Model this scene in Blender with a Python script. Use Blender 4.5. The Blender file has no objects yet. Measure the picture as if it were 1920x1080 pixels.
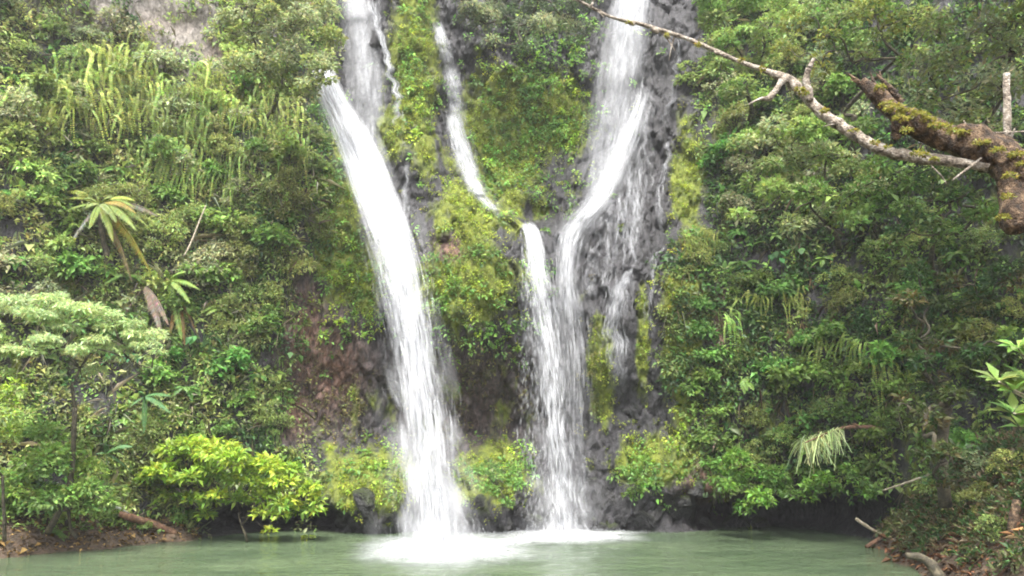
import bpy, bmesh, math, random
import numpy as np
from mathutils import Vector, Matrix

# ------------------------------------------------------------------ camera, sky, sun, exposure
sc = bpy.context.scene
C = sc.collection
FPX = 1500.0                       # focal length in pixels of a 1920 wide picture
PITCH = math.atan(290.0 / FPX)
EYE = np.array([0.0, 0.0, 4.0])
cam_d = bpy.data.cameras.new('camera'); cam = bpy.data.objects.new('camera', cam_d); C.objects.link(cam)
cam_d.sensor_width = 36.0; cam_d.lens = FPX / 1920 * 36.0; cam_d.clip_end = 500.0
cam.location = EYE; cam.rotation_euler = (math.pi / 2 + PITCH, 0, 0)
sc.camera = cam
SUN_EL, SUN_AZ = math.radians(60), math.radians(-14)   # light comes from behind the viewer's left shoulder
wd = bpy.data.worlds.new('World'); sc.world = wd; wd.use_nodes = True
nt = wd.node_tree; nt.nodes.clear()
sky = nt.nodes.new('ShaderNodeTexSky'); sky.sky_type = 'NISHITA'; sky.sun_disc = False
sky.sun_elevation = SUN_EL; sky.sun_rotation = math.pi + SUN_AZ
sky.dust_density = 4.0; sky.air_density = 1.0
hsv = nt.nodes.new('ShaderNodeHueSaturation'); hsv.inputs['Saturation'].default_value = 0.22
bg = nt.nodes.new('ShaderNodeBackground'); bg.inputs['Strength'].default_value = 0.15
wo = nt.nodes.new('ShaderNodeOutputWorld')
nt.links.new(sky.outputs[0], hsv.inputs['Color']); nt.links.new(hsv.outputs[0], bg.inputs[0]); nt.links.new(bg.outputs[0], wo.inputs[0])
sun_d = bpy.data.lights.new('sun', 'SUN'); sun_d.energy = 2.3; sun_d.angle = math.radians(12); sun_d.color = (1.0, 0.965, 0.9)
sun = bpy.data.objects.new('sun', sun_d); C.objects.link(sun)
sdir = Vector((math.sin(SUN_AZ) * math.cos(SUN_EL), -math.cos(SUN_AZ) * math.cos(SUN_EL), math.sin(SUN_EL)))
sun.rotation_euler = sdir.to_track_quat('Z', 'Y').to_euler(); sun.location = sdir * 60
sc.view_settings.view_transform = 'Standard'; sc.view_settings.look = 'None'
sc.view_settings.exposure = 1.95; sc.view_settings.gamma = 1.0
sc.cycles.max_bounces = 6; sc.cycles.diffuse_bounces = 3; sc.cycles.glossy_bounces = 2
sc.cycles.transmission_bounces = 3; sc.cycles.transparent_max_bounces = 32; sc.cycles.volume_bounces = 0
sc.cycles.use_denoising = True; sc.cycles.adaptive_threshold = 0.03; sc.cycles.filter_width = 1.9
sc.cycles.caustics_reflective = False; sc.cycles.caustics_refractive = False

rng = np.random.default_rng(7)
random.seed(7)

# ------------------------------------------------------------------ maths
CT, ST = math.cos(PITCH), math.sin(PITCH)
def at(px, py, Y):
    """point at depth Y seen at a pixel of the 1920x1080 picture"""
    u = (np.asarray(px, float) - 960) / FPX; v = (540 - np.asarray(py, float)) / FPX
    k = np.asarray(Y, float) / (CT - v * ST)
    return np.stack(np.broadcast_arrays(u * k, np.asarray(Y, float) + 0 * k, EYE[2] + k * (ST + v * CT)), -1)
def proj(X, Y, Z):
    z = Z - EYE[2]; f = Y * CT + z * ST; up = z * CT - Y * ST
    f = np.maximum(f, 0.1)
    return 960 + FPX * X / f, 540 - FPX * up / f
def on_water(px, py, z=0.0):
    u = (px - 960) / FPX; v = (540 - py) / FPX
    k = (z - EYE[2]) / (ST + v * CT)
    return np.array([u * k, k * (CT - v * ST), z])
def nrm(a):
    return a / np.maximum(np.linalg.norm(a, axis=-1, keepdims=True), 1e-9)
def _hash(i, j, k, s=0):
    h = (i.astype(np.int64) * 374761393 + j.astype(np.int64) * 668265263 + k.astype(np.int64) * 2147483647 + s * 974634777) & 0xffffffff
    h = ((h ^ (h >> 13)) * 1274126177) & 0xffffffff
    h = ((h ^ (h >> 16)) * 2246822519) & 0xffffffff
    return ((h ^ (h >> 15)) & 0xffffff) / float(0xffffff)
def vnoise(x, y, z, s=0):
    x, y, z = np.broadcast_arrays(np.asarray(x, float), np.asarray(y, float), np.asarray(z, float))
    i, j, k = np.floor(x), np.floor(y), np.floor(z)
    fx, fy, fz = x - i, y - j, z - k
    fx, fy, fz = [f * f * (3 - 2 * f) for f in (fx, fy, fz)]
    r = 0
    for a in (0, 1):
        for b in (0, 1):
            for c in (0, 1):
                r = r + _hash(i + a, j + b, k + c, s) * (fx if a else 1 - fx) * (fy if b else 1 - fy) * (fz if c else 1 - fz)
    return r * 2 - 1
def fbm(x, y, z, octv=4, s=0):
    r, a = 0, 1.0
    for o in range(octv):
        r = r + a * vnoise(x * 2 ** o, y * 2 ** o, z * 2 ** o, s + o); a *= 0.5
    return r
def cells(x, y, s=0):
    """random value of the nearest jittered cell and distance to its border"""
    i, j = np.floor(x), np.floor(y)
    d1 = np.full(np.shape(x), 9.0); d2 = d1.copy(); val = np.zeros(np.shape(x))
    zz = np.zeros_like(i)
    for a in (-1, 0, 1):
        for b in (-1, 0, 1):
            cx = i + a + _hash(i + a, j + b, zz, s); cy = j + b + _hash(i + a, j + b, zz, s + 1)
            d = np.hypot(x - cx, y - cy); n = d < d1
            d2 = np.where(n, d1, np.minimum(d2, d)); val = np.where(n, _hash(i + a, j + b, zz, s + 2), val); d1 = np.where(n, d, d1)
    return val, d2 - d1
def sstep(a, b, x):
    t = np.clip((x - a) / (b - a), 0, 1); return t * t * (3 - 2 * t)
def ell(px, py, cx, cy, rx, ry, p=1.0):
    d = ((px - cx) / rx) ** 2 + ((py - cy) / ry) ** 2
    return np.exp(-d ** p)
def bump_max(px, py, lst):
    r = 0 * px
    for e in lst: r = np.maximum(r, ell(px, py, *e))
    return r

# ------------------------------------------------------------------ mesh helpers
class Buf:
    def __init__(s): s.v, s.f, s.c, s.u, s.n = [], [], [], [], 0
    def add(s, v, f, c=None, uv=None):
        v = np.asarray(v, np.float32).reshape(-1, 3); f = np.asarray(f, np.int64).reshape(-1, 3)
        s.v.append(v); s.f.append(f + s.n)
        if c is None: c = np.ones(4)
        c = np.asarray(c, np.float32)
        if c.shape[-1] == 3: c = np.concatenate([c, np.ones(c.shape[:-1] + (1,), np.float32)], -1)
        s.c.append(np.broadcast_to(c, (len(v), 4)).astype(np.float32))
        s.u.append(np.zeros((len(v), 2), np.float32) if uv is None else np.asarray(uv, np.float32))
        s.n += len(v)
    def mesh(s, name, mat, smooth=True):
        v = np.concatenate(s.v); f = np.concatenate(s.f); c = np.concatenate(s.c); u = np.concatenate(s.u)
        me = bpy.data.meshes.new(name)
        me.vertices.add(len(v)); me.vertices.foreach_set('co', v.ravel())
        me.loops.add(len(f) * 3); me.loops.foreach_set('vertex_index', f.ravel().astype(np.int32))
        me.polygons.add(len(f)); me.polygons.foreach_set('loop_start', np.arange(0, len(f) * 3, 3, dtype=np.int32))
        me.polygons.foreach_set('use_smooth', np.full(len(f), smooth))
        at_ = me.color_attributes.new('Col', 'FLOAT_COLOR', 'POINT'); at_.data.foreach_set('color', c.ravel())
        if np.any(u):
            ul = me.uv_layers.new(name='UVMap'); ul.data.foreach_set('uv', u[f.ravel()].ravel())
        me.update(calc_edges=True); me.validate()
        me.materials.append(mat)
        return me
    def obj(s, name, mat, parent=None, smooth=True):
        o = bpy.data.objects.new(name, s.mesh(name, mat, smooth)); C.objects.link(o)
        if parent is not None: o.parent = parent
        return o
def tag(o, label=None, cat=None, group=None, kind=None):
    if label: o['label'] = label
    if cat: o['category'] = cat
    if group: o['group'] = group
    if kind: o['kind'] = kind
    return o
def empty(name, loc=(0, 0, 0)):
    o = bpy.data.objects.new(name, None); C.objects.link(o); o.location = loc; o.empty_display_size = 0.2
    return o
def spline(P, n):
    """Catmull-Rom through the rows of P (any number of columns)"""
    P = np.asarray(P, float); Q = np.vstack([2 * P[0] - P[1], P, 2 * P[-1] - P[-2]])
    t = np.linspace(0, len(P) - 1 - 1e-6, n); i = t.astype(int); f = (t - i)[:, None]
    a, b, c, d = Q[i], Q[i + 1], Q[i + 2], Q[i + 3]
    return 0.5 * (2 * b + (c - a) * f + (2 * a - 5 * b + 4 * c - d) * f ** 2 + (3 * b - a - 3 * c + d) * f ** 3)
def tube(buf, pts, n=12, sides=8, col=(1, 1, 1), rough=0.12, seed=0, cap=True):
    """pts rows: x y z radius"""
    S = spline(pts, n); P, R = S[:, :3], np.maximum(S[:, 3], 0.002)
    T = nrm(np.gradient(P, axis=0)); up = np.where(np.abs(T[:, 2:3]) > 0.9, np.array([[1.0, 0, 0]]), np.array([[0, 0, 1.0]]))
    A = nrm(np.cross(T, up)); B = np.cross(T, A)
    th = np.linspace(0, 2 * math.pi, sides, endpoint=False)
    ring = A[:, None] * np.cos(th)[None, :, None] + B[:, None] * np.sin(th)[None, :, None]
    V = P[:, None] + ring * R[:, None, None]
    nz = fbm(V[..., 0] / (R.mean() * 2.2) + seed, V[..., 1] / (R.mean() * 2.2), V[..., 2] / (R.mean() * 2.2), 3, seed)
    V = V + ring * (R[:, None] * rough * nz)[..., None]
    V = V.reshape(-1, 3)
    i = np.arange(n - 1)[:, None] * sides; j = np.arange(sides)[None]; j2 = (j + 1) % sides
    a, b, c, d = i + j, i + j2, i + sides + j2, i + sides + j
    F = np.concatenate([np.stack([a, b, c], -1).reshape(-1, 3), np.stack([a, c, d], -1).reshape(-1, 3)])
    if cap:
        V = np.vstack([V, P[0], P[-1] + T[-1] * R[-1] * 0.4]); k = n * sides
        j = np.arange(sides); j2 = (j + 1) % sides
        F = np.vstack([F, np.stack([j2, j, np.full(sides, k)], -1), np.stack([(n - 1) * sides + j, (n - 1) * sides + j2, np.full(sides, k + 1)], -1)])
    buf.add(V, F, col)
def leaves(buf, P, D, N, L, W, col, fold=0.25, droop=0.18, simple=False):
    n = len(P); D = nrm(D); S = nrm(np.cross(D, N)); N = np.cross(S, D)
    L = np.broadcast_to(L, (n,))[:, None]; W = np.broadcast_to(W, (n,))[:, None]
    tip = P + D * L - N * L * droop
    lf = P + D * L * 0.42 + S * W / 2 + N * W * fold; rt = P + D * L * 0.42 - S * W / 2 + N * W * fold
    col = np.broadcast_to(np.asarray(col, float), (n, 3))
    if simple:
        V = np.stack([P, lf, tip, rt], 1).reshape(-1, 3); b = np.arange(n)[:, None] * 4
        F = np.concatenate([b + [[0, 1, 2]], b + [[0, 2, 3]]]); buf.add(V, F, np.repeat(col, 4, 0))
    else:
        M = P + D * L * 0.45
        V = np.stack([P, lf, M, rt, tip], 1).reshape(-1, 3); b = np.arange(n)[:, None] * 5
        F = np.concatenate([b + [[0, 1, 2]], b + [[0, 2, 3]], b + [[1, 4, 2]], b + [[2, 4, 3]]]); buf.add(V, F, np.repeat(col, 5, 0))
def rdir(n):
    return nrm(rng.normal(size=(n, 3)))
def vary(col, n, v=0.25, h=0.12):
    c = np.asarray(col, float)[None] * np.exp(rng.normal(0, v, (n, 1)))
    return np.clip(c * np.exp(rng.normal(0, h, (n, 3)) * [1, 0.5, 1]), 0.002, 0.9)
def blob(buf, cen, rad, n, L, W, col, up=0.35, droop=0.2, shell=0.55, colv=0.22, low=-0.45, simple=False):
    """leaves over the outside of a lump"""
    d = rdir(int(n * 1.7)); d = d[d[:, 2] > low + rng.normal(0, .15, len(d))][:n]; n = len(d)
    r = shell + (1 - shell) * rng.random((n, 1)) ** 0.6
    P = np.asarray(cen) + d * r * np.asarray(rad)
    D = nrm(d * [1, 1, 0.5] + rng.normal(0, 0.45, (n, 3)) + [0, 0, up - 0.25])
    N = nrm(d * 0.6 + [0, 0, 0.8] + rng.normal(0, 0.35, (n, 3)))
    k = np.exp(rng.normal(0, .22, n))
    leaves(buf, P, D, N, L * k, W * k, vary(col, n, colv), droop=droop, simple=simple)
def frond(buf, o, d, L, W, droop, col, n=16, up=(0, 0, 1), hang=0.25, tipcol=None, colv=0.12):
    n = int(n * 2.2); o = np.asarray(o, float); d = nrm(np.asarray(d, float)); t = np.linspace(0.06, 1, n)
    P = o + d * (L * t)[:, None] - np.array([0, 0, 1.0]) * (droop * L * t ** 2)[:, None]
    T = nrm(np.gradient(P, axis=0)); S = nrm(np.cross(T, np.asarray(up, float) + 1e-3)); N = np.cross(S, T)
    prof = np.sin(np.pi * np.clip(t * 0.9 + 0.1, 0, 1)) ** 0.7 * W
    cc = vary(col, n, colv)
    if tipcol is not None: cc = cc * (1 - t[:, None] ** 2) + np.asarray(tipcol) * t[:, None] ** 2
    wl = L / n * 1.1; prof = prof * np.exp(rng.normal(0, .12, n))
    for s in (-1, 1):
        leaves(buf, P, S * s + T * 0.45 - np.array([0, 0, 1]) * hang, N, prof, np.full(n, wl), cc, fold=0.1, droop=0.2, simple=True)
    rr = np.linspace(0.02, 0.006, 5)[:, None] * (L / 1.5)
    tube(buf, np.hstack([P[np.linspace(0, n - 1, 5).astype(int)], rr]), 6, 4, np.asarray(col) * 0.7, 0, cap=False)

# ------------------------------------------------------------------ materials
MATS = {}
def nodes(name):
    m = bpy.data.materials.new(name); m.use_nodes = True; t = m.node_tree; t.nodes.clear()
    MATS[name] = m
    out = t.nodes.new('ShaderNodeOutputMaterial')
    def N(kind, **kw):
        n = t.nodes.new(kind)
        for k, v in kw.items():
            if k in n.inputs.keys(): n.inputs[k].default_value = v
            else: setattr(n, k, v)
        return n
    def Lk(a, b): t.links.new(a, b)
    return m, t, out, N, Lk
def ramp(N, pts):
    r = N('ShaderNodeValToRGB'); e = r.color_ramp.elements
    while len(e) < len(pts): e.new(0.5)
    for el, (p, c) in zip(e, pts): el.position = p; el.color = tuple(c) + (1,) if len(c) == 3 else c
    return r
def leaf_mat(name, trans=0.42, rough=0.45, spec=0.35, objvar=0.3, gain=1.42):
    m, t, out, N, Lk = nodes(name)
    a = N('ShaderNodeVertexColor', layer_name='Col'); oi = N('ShaderNodeObjectInfo')
    mr = N('ShaderNodeMapRange'); mr.inputs['To Min'].default_value = gain * (1 - objvar); mr.inputs['To Max'].default_value = gain * (1 + objvar)
    Lk(oi.outputs['Random'], mr.inputs['Value'])
    hm = N('ShaderNodeMath', operation='MULTIPLY'); hm.inputs[1].default_value = 7.31
    fr = N('ShaderNodeMath', operation='FRACT'); Lk(oi.outputs['Random'], hm.inputs[0]); Lk(hm.outputs[0], fr.inputs[0])
    hr = N('ShaderNodeMapRange'); hr.inputs['To Min'].default_value = 0.5 - 0.03 * (objvar > 0); hr.inputs['To Max'].default_value = 0.5 + 0.03 * (objvar > 0); Lk(fr.outputs[0], hr.inputs['Value'])
    h = N('ShaderNodeHueSaturation'); Lk(a.outputs['Color'], h.inputs['Color']); Lk(mr.outputs[0], h.inputs['Value']); Lk(hr.outputs[0], h.inputs['Hue'])
    p = N('ShaderNodeBsdfPrincipled', Roughness=rough); p.inputs['Specular IOR Level'].default_value = spec
    tr = N('ShaderNodeBsdfTranslucent'); g = N('ShaderNodeHueSaturation'); g.inputs['Value'].default_value = 1.3; g.inputs['Hue'].default_value = 0.49
    Lk(h.outputs[0], p.inputs['Base Color']); Lk(h.outputs[0], g.inputs['Color']); Lk(g.outputs[0], tr.inputs['Color'])
    mx = N('ShaderNodeMixShader'); mx.inputs[0].default_value = trans
    Lk(p.outputs[0], mx.inputs[1]); Lk(tr.outputs[0], mx.inputs[2]); Lk(mx.outputs[0], out.inputs[0])
    return m
leafM = leaf_mat('leaf'); leafFix = leaf_mat('leaf_even', objvar=0.0); glossM = leaf_mat('leaf_glossy', rough=0.5, spec=0.22)
dryM = leaf_mat('dry_leaf', trans=0.15, rough=0.8, spec=0.05, objvar=0.15, gain=1.0)
def bark_mat(name, c0, c1, c2, scale=6.0, rough=0.85, bump=0.5):
    m, t, out, N, Lk = nodes(name)
    tc = N('ShaderNodeTexCoord'); n1 = N('ShaderNodeTexNoise', Scale=scale, Detail=6.0); n2 = N('ShaderNodeTexNoise', Scale=scale * 3.7, Detail=5.0)
    Lk(tc.outputs['Object'], n1.inputs['Vector']); Lk(tc.outputs['Object'], n2.inputs['Vector'])
    r = ramp(N, [(0.3, c0), (0.5, c1), (0.68, c2)]); Lk(n1.outputs[0], r.inputs[0])
    r2 = ramp(N, [(0.35, (0.55,) * 3), (0.65, (1.15,) * 3)]); Lk(n2.outputs[0], r2.inputs[0])
    mu = N('ShaderNodeMix', data_type='RGBA', blend_type='MULTIPLY'); mu.inputs[0].default_value = 1.0
    Lk(r.outputs[0], mu.inputs[6]); Lk(r2.outputs[0], mu.inputs[7])
    p = N('ShaderNodeBsdfPrincipled', Roughness=rough); Lk(mu.outputs[2], p.inputs['Base Color'])
    b = N('ShaderNodeBump', Strength=bump, Distance=0.06); Lk(n2.outputs[0], b.inputs['Height']); Lk(b.outputs[0], p.inputs['Normal'])
    Lk(p.outputs[0], out.inputs[0]); return m
barkPale = bark_mat('bark_pale', (0.07, 0.055, 0.04), (0.30, 0.25, 0.195), (0.50, 0.46, 0.40), 13.0, bump=0.9)
barkRot = bark_mat('bark_rotten', (0.012, 0.008, 0.005), (0.075, 0.043, 0.022), (0.25, 0.165, 0.095), 13.0, bump=1.0)
barkDark = bark_mat('bark_dark', (0.02, 0.018, 0.012), (0.06, 0.05, 0.03), (0.13, 0.11, 0.07), 5.0)
barkRed = bark_mat('wood_reddish', (0.05, 0.024, 0.012), (0.13, 0.065, 0.035), (0.22, 0.125, 0.075), 8.0)
stemPale = bark_mat('dry_stem', (0.18, 0.15, 0.10), (0.33, 0.28, 0.20), (0.45, 0.4, 0.32), 9.0)

def cliff_mat():
    m, t, out, N, Lk = nodes('cliff_rock')
    tc = N('ShaderNodeTexCoord'); z = N('ShaderNodeVertexColor', layer_name='Col'); sep = N('ShaderNodeSeparateColor'); Lk(z.outputs[0], sep.inputs[0])
    mp = N('ShaderNodeMapping'); mp.inputs['Scale'].default_value = (1.0, 1.0, 0.45); Lk(tc.outputs['Object'], mp.inputs[0])
    nb = N('ShaderNodeTexNoise', Scale=0.9, Detail=8.0, Roughness=0.62); nf = N('ShaderNodeTexNoise', Scale=5.5, Detail=6.0, Roughness=0.65); vo = N('ShaderNodeTexVoronoi', Scale=2.6, feature='F1')
    nm = N('ShaderNodeTexNoise', Scale=1.6, Detail=7.0, Roughness=0.7)
    for q in (nb, nf, vo): Lk(mp.outputs[0], q.inputs['Vector'])
    Lk(tc.outputs['Object'], nm.inputs['Vector'])
    rock = ramp(N, [(0.3, (0.010, 0.010, 0.011)), (0.46, (0.020, 0.019, 0.021)), (0.6, (0.036, 0.034, 0.039)), (0.75, (0.08, 0.075, 0.085))]); Lk(nf.outputs[0], rock.inputs[0])
    red = ramp(N, [(0.32, (0.022, 0.014, 0.010)), (0.46, (0.085, 0.042, 0.028)), (0.56, (0.20, 0.105, 0.072)), (0.68, (0.26, 0.17, 0.135))]); Lk(nf.outputs[0], red.inputs[0])
    pale = ramp(N, [(0.3, (0.06, 0.05, 0.04)), (0.5, (0.20, 0.175, 0.15)), (0.7, (0.33, 0.30, 0.275))]); Lk(nf.outputs[0], pale.inputs[0])
    moss = ramp(N, [(0.28, (0.02, 0.026, 0.008)), (0.42, (0.075, 0.10, 0.014)), (0.55, (0.15, 0.175, 0.02)), (0.72, (0.10, 0.15, 0.025))]); Lk(nm.outputs[0], moss.inputs[0])
    def mixc(fac, a, b):
        q = N('ShaderNodeMix', data_type='RGBA'); Lk(fac, q.inputs[0]); Lk(a, q.inputs[6]); Lk(b, q.inputs[7]); return q.outputs[2]
    c = mixc(sep.outputs[1], rock.outputs[0], red.outputs[0]); c = mixc(sep.outputs[2], c, pale.outputs[0])
    ad = N('ShaderNodeMath', operation='ADD'); su = N('ShaderNodeMath', operation='SUBTRACT'); su.inputs[1].default_value = 0.5
    Lk(nb.outputs[0], su.inputs[0]); m2 = N('ShaderNodeMath', operation='MULTIPLY'); m2.inputs[1].default_value = 1.9; Lk(su.outputs[0], m2.inputs[0])
    Lk(sep.outputs[0], ad.inputs[0]); Lk(m2.outputs[0], ad.inputs[1])
    mr = N('ShaderNodeMapRange'); mr.inputs['From Min'].default_value = 0.38; mr.inputs['From Max'].default_value = 0.62; mr.clamp = True; Lk(ad.outputs[0], mr.inputs['Value'])
    c = mixc(mr.outputs[0], c, moss.outputs[0])
    p = N('ShaderNodeBsdfPrincipled'); Lk(c, p.inputs['Base Color'])
    rr = N('ShaderNodeMapRange'); rr.inputs['To Min'].default_value = 0.45; rr.inputs['To Max'].default_value = 0.9; Lk(mr.outputs[0], rr.inputs['Value']); Lk(rr.outputs[0], p.inputs['Roughness'])
    b1 = N('ShaderNodeBump', Strength=0.9, Distance=0.25); Lk(nf.outputs[0], b1.inputs['Height'])
    b2 = N('ShaderNodeBump', Strength=0.5, Distance=0.2); Lk(vo.outputs['Distance'], b2.inputs['Height']); Lk(b1.outputs[0], b2.inputs['Normal'])
    ws = N('ShaderNodeVectorMath', operation='SCALE'); ws.inputs['Scale'].default_value = 0.9; Lk(nb.outputs['Color'], ws.inputs[0]); wa = N('ShaderNodeVectorMath', operation='ADD'); Lk(mp.outputs[0], wa.inputs[0]); Lk(ws.outputs[0], wa.inputs[1])
    ve = N('ShaderNodeTexVoronoi', Scale=2.3, feature='DISTANCE_TO_EDGE'); Lk(wa.outputs[0], ve.inputs['Vector']); vr = N('ShaderNodeMapRange'); vr.inputs['From Max'].default_value = 0.09; Lk(ve.outputs['Distance'], vr.inputs['Value'])
    b3 = N('ShaderNodeBump', Strength=0.28, Distance=0.2); Lk(vr.outputs[0], b3.inputs['Height']); Lk(b2.outputs[0], b3.inputs['Normal'])
    Lk(b3.outputs[0], p.inputs['Normal']); Lk(p.outputs[0], out.inputs[0]); return m
cliffM = cliff_mat()
def rock_mat():
    m, t, out, N, Lk = nodes('wet_boulder')
    tc = N('ShaderNodeTexCoord'); oi = N('ShaderNodeObjectInfo'); ge = N('ShaderNodeNewGeometry')
    n1 = N('ShaderNodeTexNoise', Scale=3.5, Detail=7.0, Roughness=0.65); Lk(ge.outputs['Position'], n1.inputs['Vector'])
    r = ramp(N, [(0.3, (0.008, 0.008, 0.008)), (0.5, (0.022, 0.021, 0.022)), (0.7, (0.06, 0.057, 0.06))]); Lk(n1.outputs[0], r.inputs[0])
    n2 = N('ShaderNodeTexNoise', Scale=0.9, Detail=5.0); Lk(ge.outputs['Position'], n2.inputs['Vector'])
    sx = N('ShaderNodeSeparateXYZ'); Lk(ge.outputs['Normal'], sx.inputs[0])
    ad = N('ShaderNodeMath', operation='MULTIPLY_ADD'); ad.inputs[1].default_value = 0.35; Lk(sx.outputs[2], ad.inputs[0]); Lk(n2.outputs[0], ad.inputs[2])
    mr = N('ShaderNodeMapRange'); mr.inputs['From Min'].default_value = 0.62; mr.inputs['From Max'].default_value = 0.75; Lk(ad.outputs[0], mr.inputs['Value'])
    mx = N('ShaderNodeMix', data_type='RGBA'); Lk(mr.outputs[0], mx.inputs[0]); Lk(r.outputs[0], mx.inputs[6]); mx.inputs[7].default_value = (0.03, 0.04, 0.012, 1)
    p = N('ShaderNodeBsdfPrincipled', Roughness=0.4); Lk(mx.outputs[2], p.inputs['Base Color'])
    b = N('ShaderNodeBump', Strength=1.0, Distance=0.3); Lk(n1.outputs[0], b.inputs['Height']); Lk(b.outputs[0], p.inputs['Normal'])
    Lk(p.outputs[0], out.inputs[0]); return m
rockM = rock_mat()
def ground_mat():
    m, t, out, N, Lk = nodes('bank_soil')
    tc = N('ShaderNodeTexCoord'); n1 = N('ShaderNodeTexNoise', Scale=2.4, Detail=9.0, Roughness=0.7); v = N('ShaderNodeTexVoronoi', Scale=9.0)
    Lk(tc.outputs['Object'], n1.inputs['Vector']); Lk(tc.outputs['Object'], v.inputs['Vector'])
    r = ramp(N, [(0.3, (0.02, 0.014, 0.009)), (0.5, (0.055, 0.036, 0.022)), (0.68, (0.11, 0.07, 0.042))]); Lk(n1.outputs[0], r.inputs[0])
    p = N('ShaderNodeBsdfPrincipled', Roughness=0.85); Lk(r.outputs[0], p.inputs['Base Color'])
    b = N('ShaderNodeBump', Strength=0.8, Distance=0.06); Lk(v.outputs['Distance'], b.inputs['Height']); Lk(b.outputs[0], p.inputs['Normal'])
    Lk(p.outputs[0], out.inputs[0]); return m
soilM = ground_mat()
def pool_mat():
    m, t, out, N, Lk = nodes('pool_water')
    tc = N('ShaderNodeTexCoord')
    mp = N('ShaderNodeMapping'); mp.inputs['Scale'].default_value = (0.55, 1.0, 1.0); Lk(tc.outputs['Object'], mp.inputs[0])
    n1 = N('ShaderNodeTexNoise', Scale=2.2, Detail=4.0, Roughness=0.6); n2 = N('ShaderNodeTexNoise', Scale=7.0, Detail=3.0); n3 = N('ShaderNodeTexNoise', Scale=0.35, Detail=3.0)
    for q in (n1, n2, n3): Lk(mp.outputs[0], q.inputs['Vector'])
    r = ramp(N, [(0.35, (0.052, 0.078, 0.044)), (0.65, (0.088, 0.12, 0.068))]); Lk(n3.outputs[0], r.inputs[0])
    p = N('ShaderNodeBsdfPrincipled', Roughness=0.07, IOR=1.33); Lk(r.outputs[0], p.inputs['Base Color'])
    b1 = N('ShaderNodeBump', Strength=0.8, Distance=0.16); Lk(n1.outputs[0], b1.inputs['Height'])
    b2 = N('ShaderNodeBump', Strength=0.4, Distance=0.04); Lk(n2.outputs[0], b2.inputs['Height']); Lk(b1.outputs[0], b2.inputs['Normal'])
    Lk(b2.outputs[0], p.inputs['Normal']); Lk(p.outputs[0], out.inputs[0]); return m
poolM = pool_mat()
def white_mat(name, streak=None, foam=False):
    m, t, out, N, Lk = nodes(name)
    a = N('ShaderNodeVertexColor', layer_name='Col'); sep = N('ShaderNodeSeparateColor'); Lk(a.outputs[0], sep.inputs[0])
    ge = N('ShaderNodeNewGeometry')
    vm = N('ShaderNodeVectorMath', operation='SCALE'); vm.inputs['Scale'].default_value = 0.6; Lk(ge.outputs['Normal'], vm.inputs[0])
    va = N('ShaderNodeVectorMath', operation='ADD'); va.inputs[1].default_value = (-0.1, -0.4, 0.6); Lk(vm.outputs[0], va.inputs[0])
    vn = N('ShaderNodeVectorMath', operation='NORMALIZE'); Lk(va.outputs[0], vn.inputs[0])
    d = N('ShaderNodeBsdfDiffuse'); wc = N('ShaderNodeMix', data_type='RGBA'); wc.inputs[6].default_value = (0.20, 0.21, 0.235, 1); wc.inputs[7].default_value = (0.60, 0.61, 0.63, 1); Lk(sep.outputs[2], wc.inputs[0]); Lk(wc.outputs[2], d.inputs['Color']); Lk(vn.outputs[0], d.inputs['Normal'])
    tr = N('ShaderNodeBsdfTranslucent'); Lk(wc.outputs[2], tr.inputs['Color'])
    mx = N('ShaderNodeMixShader'); mx.inputs[0].default_value = 0.25; Lk(d.outputs[0], mx.inputs[1]); Lk(tr.outputs[0], mx.inputs[2])
    tp = N('ShaderNodeBsdfTransparent'); fx = N('ShaderNodeMixShader'); Lk(tp.outputs[0], fx.inputs[1]); Lk(mx.outputs[0], fx.inputs[2])
    fac = sep.outputs[0]
    if streak:
        if foam:
            tc = N('ShaderNodeTexCoord'); vec = tc.outputs['Object']
        else:
            uv = N('ShaderNodeUVMap', uv_map='UVMap'); vec = uv.outputs[0]
        mp = N('ShaderNodeMapping'); mp.inputs['Scale'].default_value = streak; Lk(vec, mp.inputs[0])
        n1 = N('ShaderNodeTexNoise', Scale=1.0, Detail=6.0, Roughness=0.6); Lk(mp.outputs[0], n1.inputs['Vector'])
        # threshold the noise by the density stored along the fall
        s1 = N('ShaderNodeMath', operation='ADD'); Lk(n1.outputs[0], s1.inputs[0]); Lk(sep.outputs[0], s1.inputs[1])
        mr = N('ShaderNodeMapRange'); mr.inputs['From Min'].default_value = 0.82; mr.inputs['From Max'].default_value = 1.28; Lk(s1.outputs[0], mr.inputs['Value'])
        n2 = N('ShaderNodeTexNoise', Scale=2.3, Detail=4.0, Roughness=0.6); Lk(mp.outputs[0], n2.inputs['Vector']); mq = N('ShaderNodeMapRange'); mq.inputs['From Min'].default_value = 0.3; mq.inputs['From Max'].default_value = 0.62; Lk(n2.outputs[0], mq.inputs['Value'])
        mb = N('ShaderNodeMath', operation='ADD'); mb.use_clamp = True; Lk(mq.outputs[0], mb.inputs[0]); Lk(sep.outputs[2], mb.inputs[1]); Lk(mb.outputs[0], wc.inputs[0])
        mm = N('ShaderNodeMath', operation='MULTIPLY'); Lk(mr.outputs[0], mm.inputs[0]); Lk(sep.outputs[1], mm.inputs[1]); fac = mm.outputs[0]
    Lk(fac, fx.inputs[0]); Lk(fx.outputs[0], out.inputs[0]); return m
strandM = white_mat('falling_water'); sheetM = white_mat('water_sheet', streak=(5.0, 0.55, 1.0)); foamM = white_mat('foam', streak=(1.6, 1.1, 1.0), foam=True)

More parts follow.
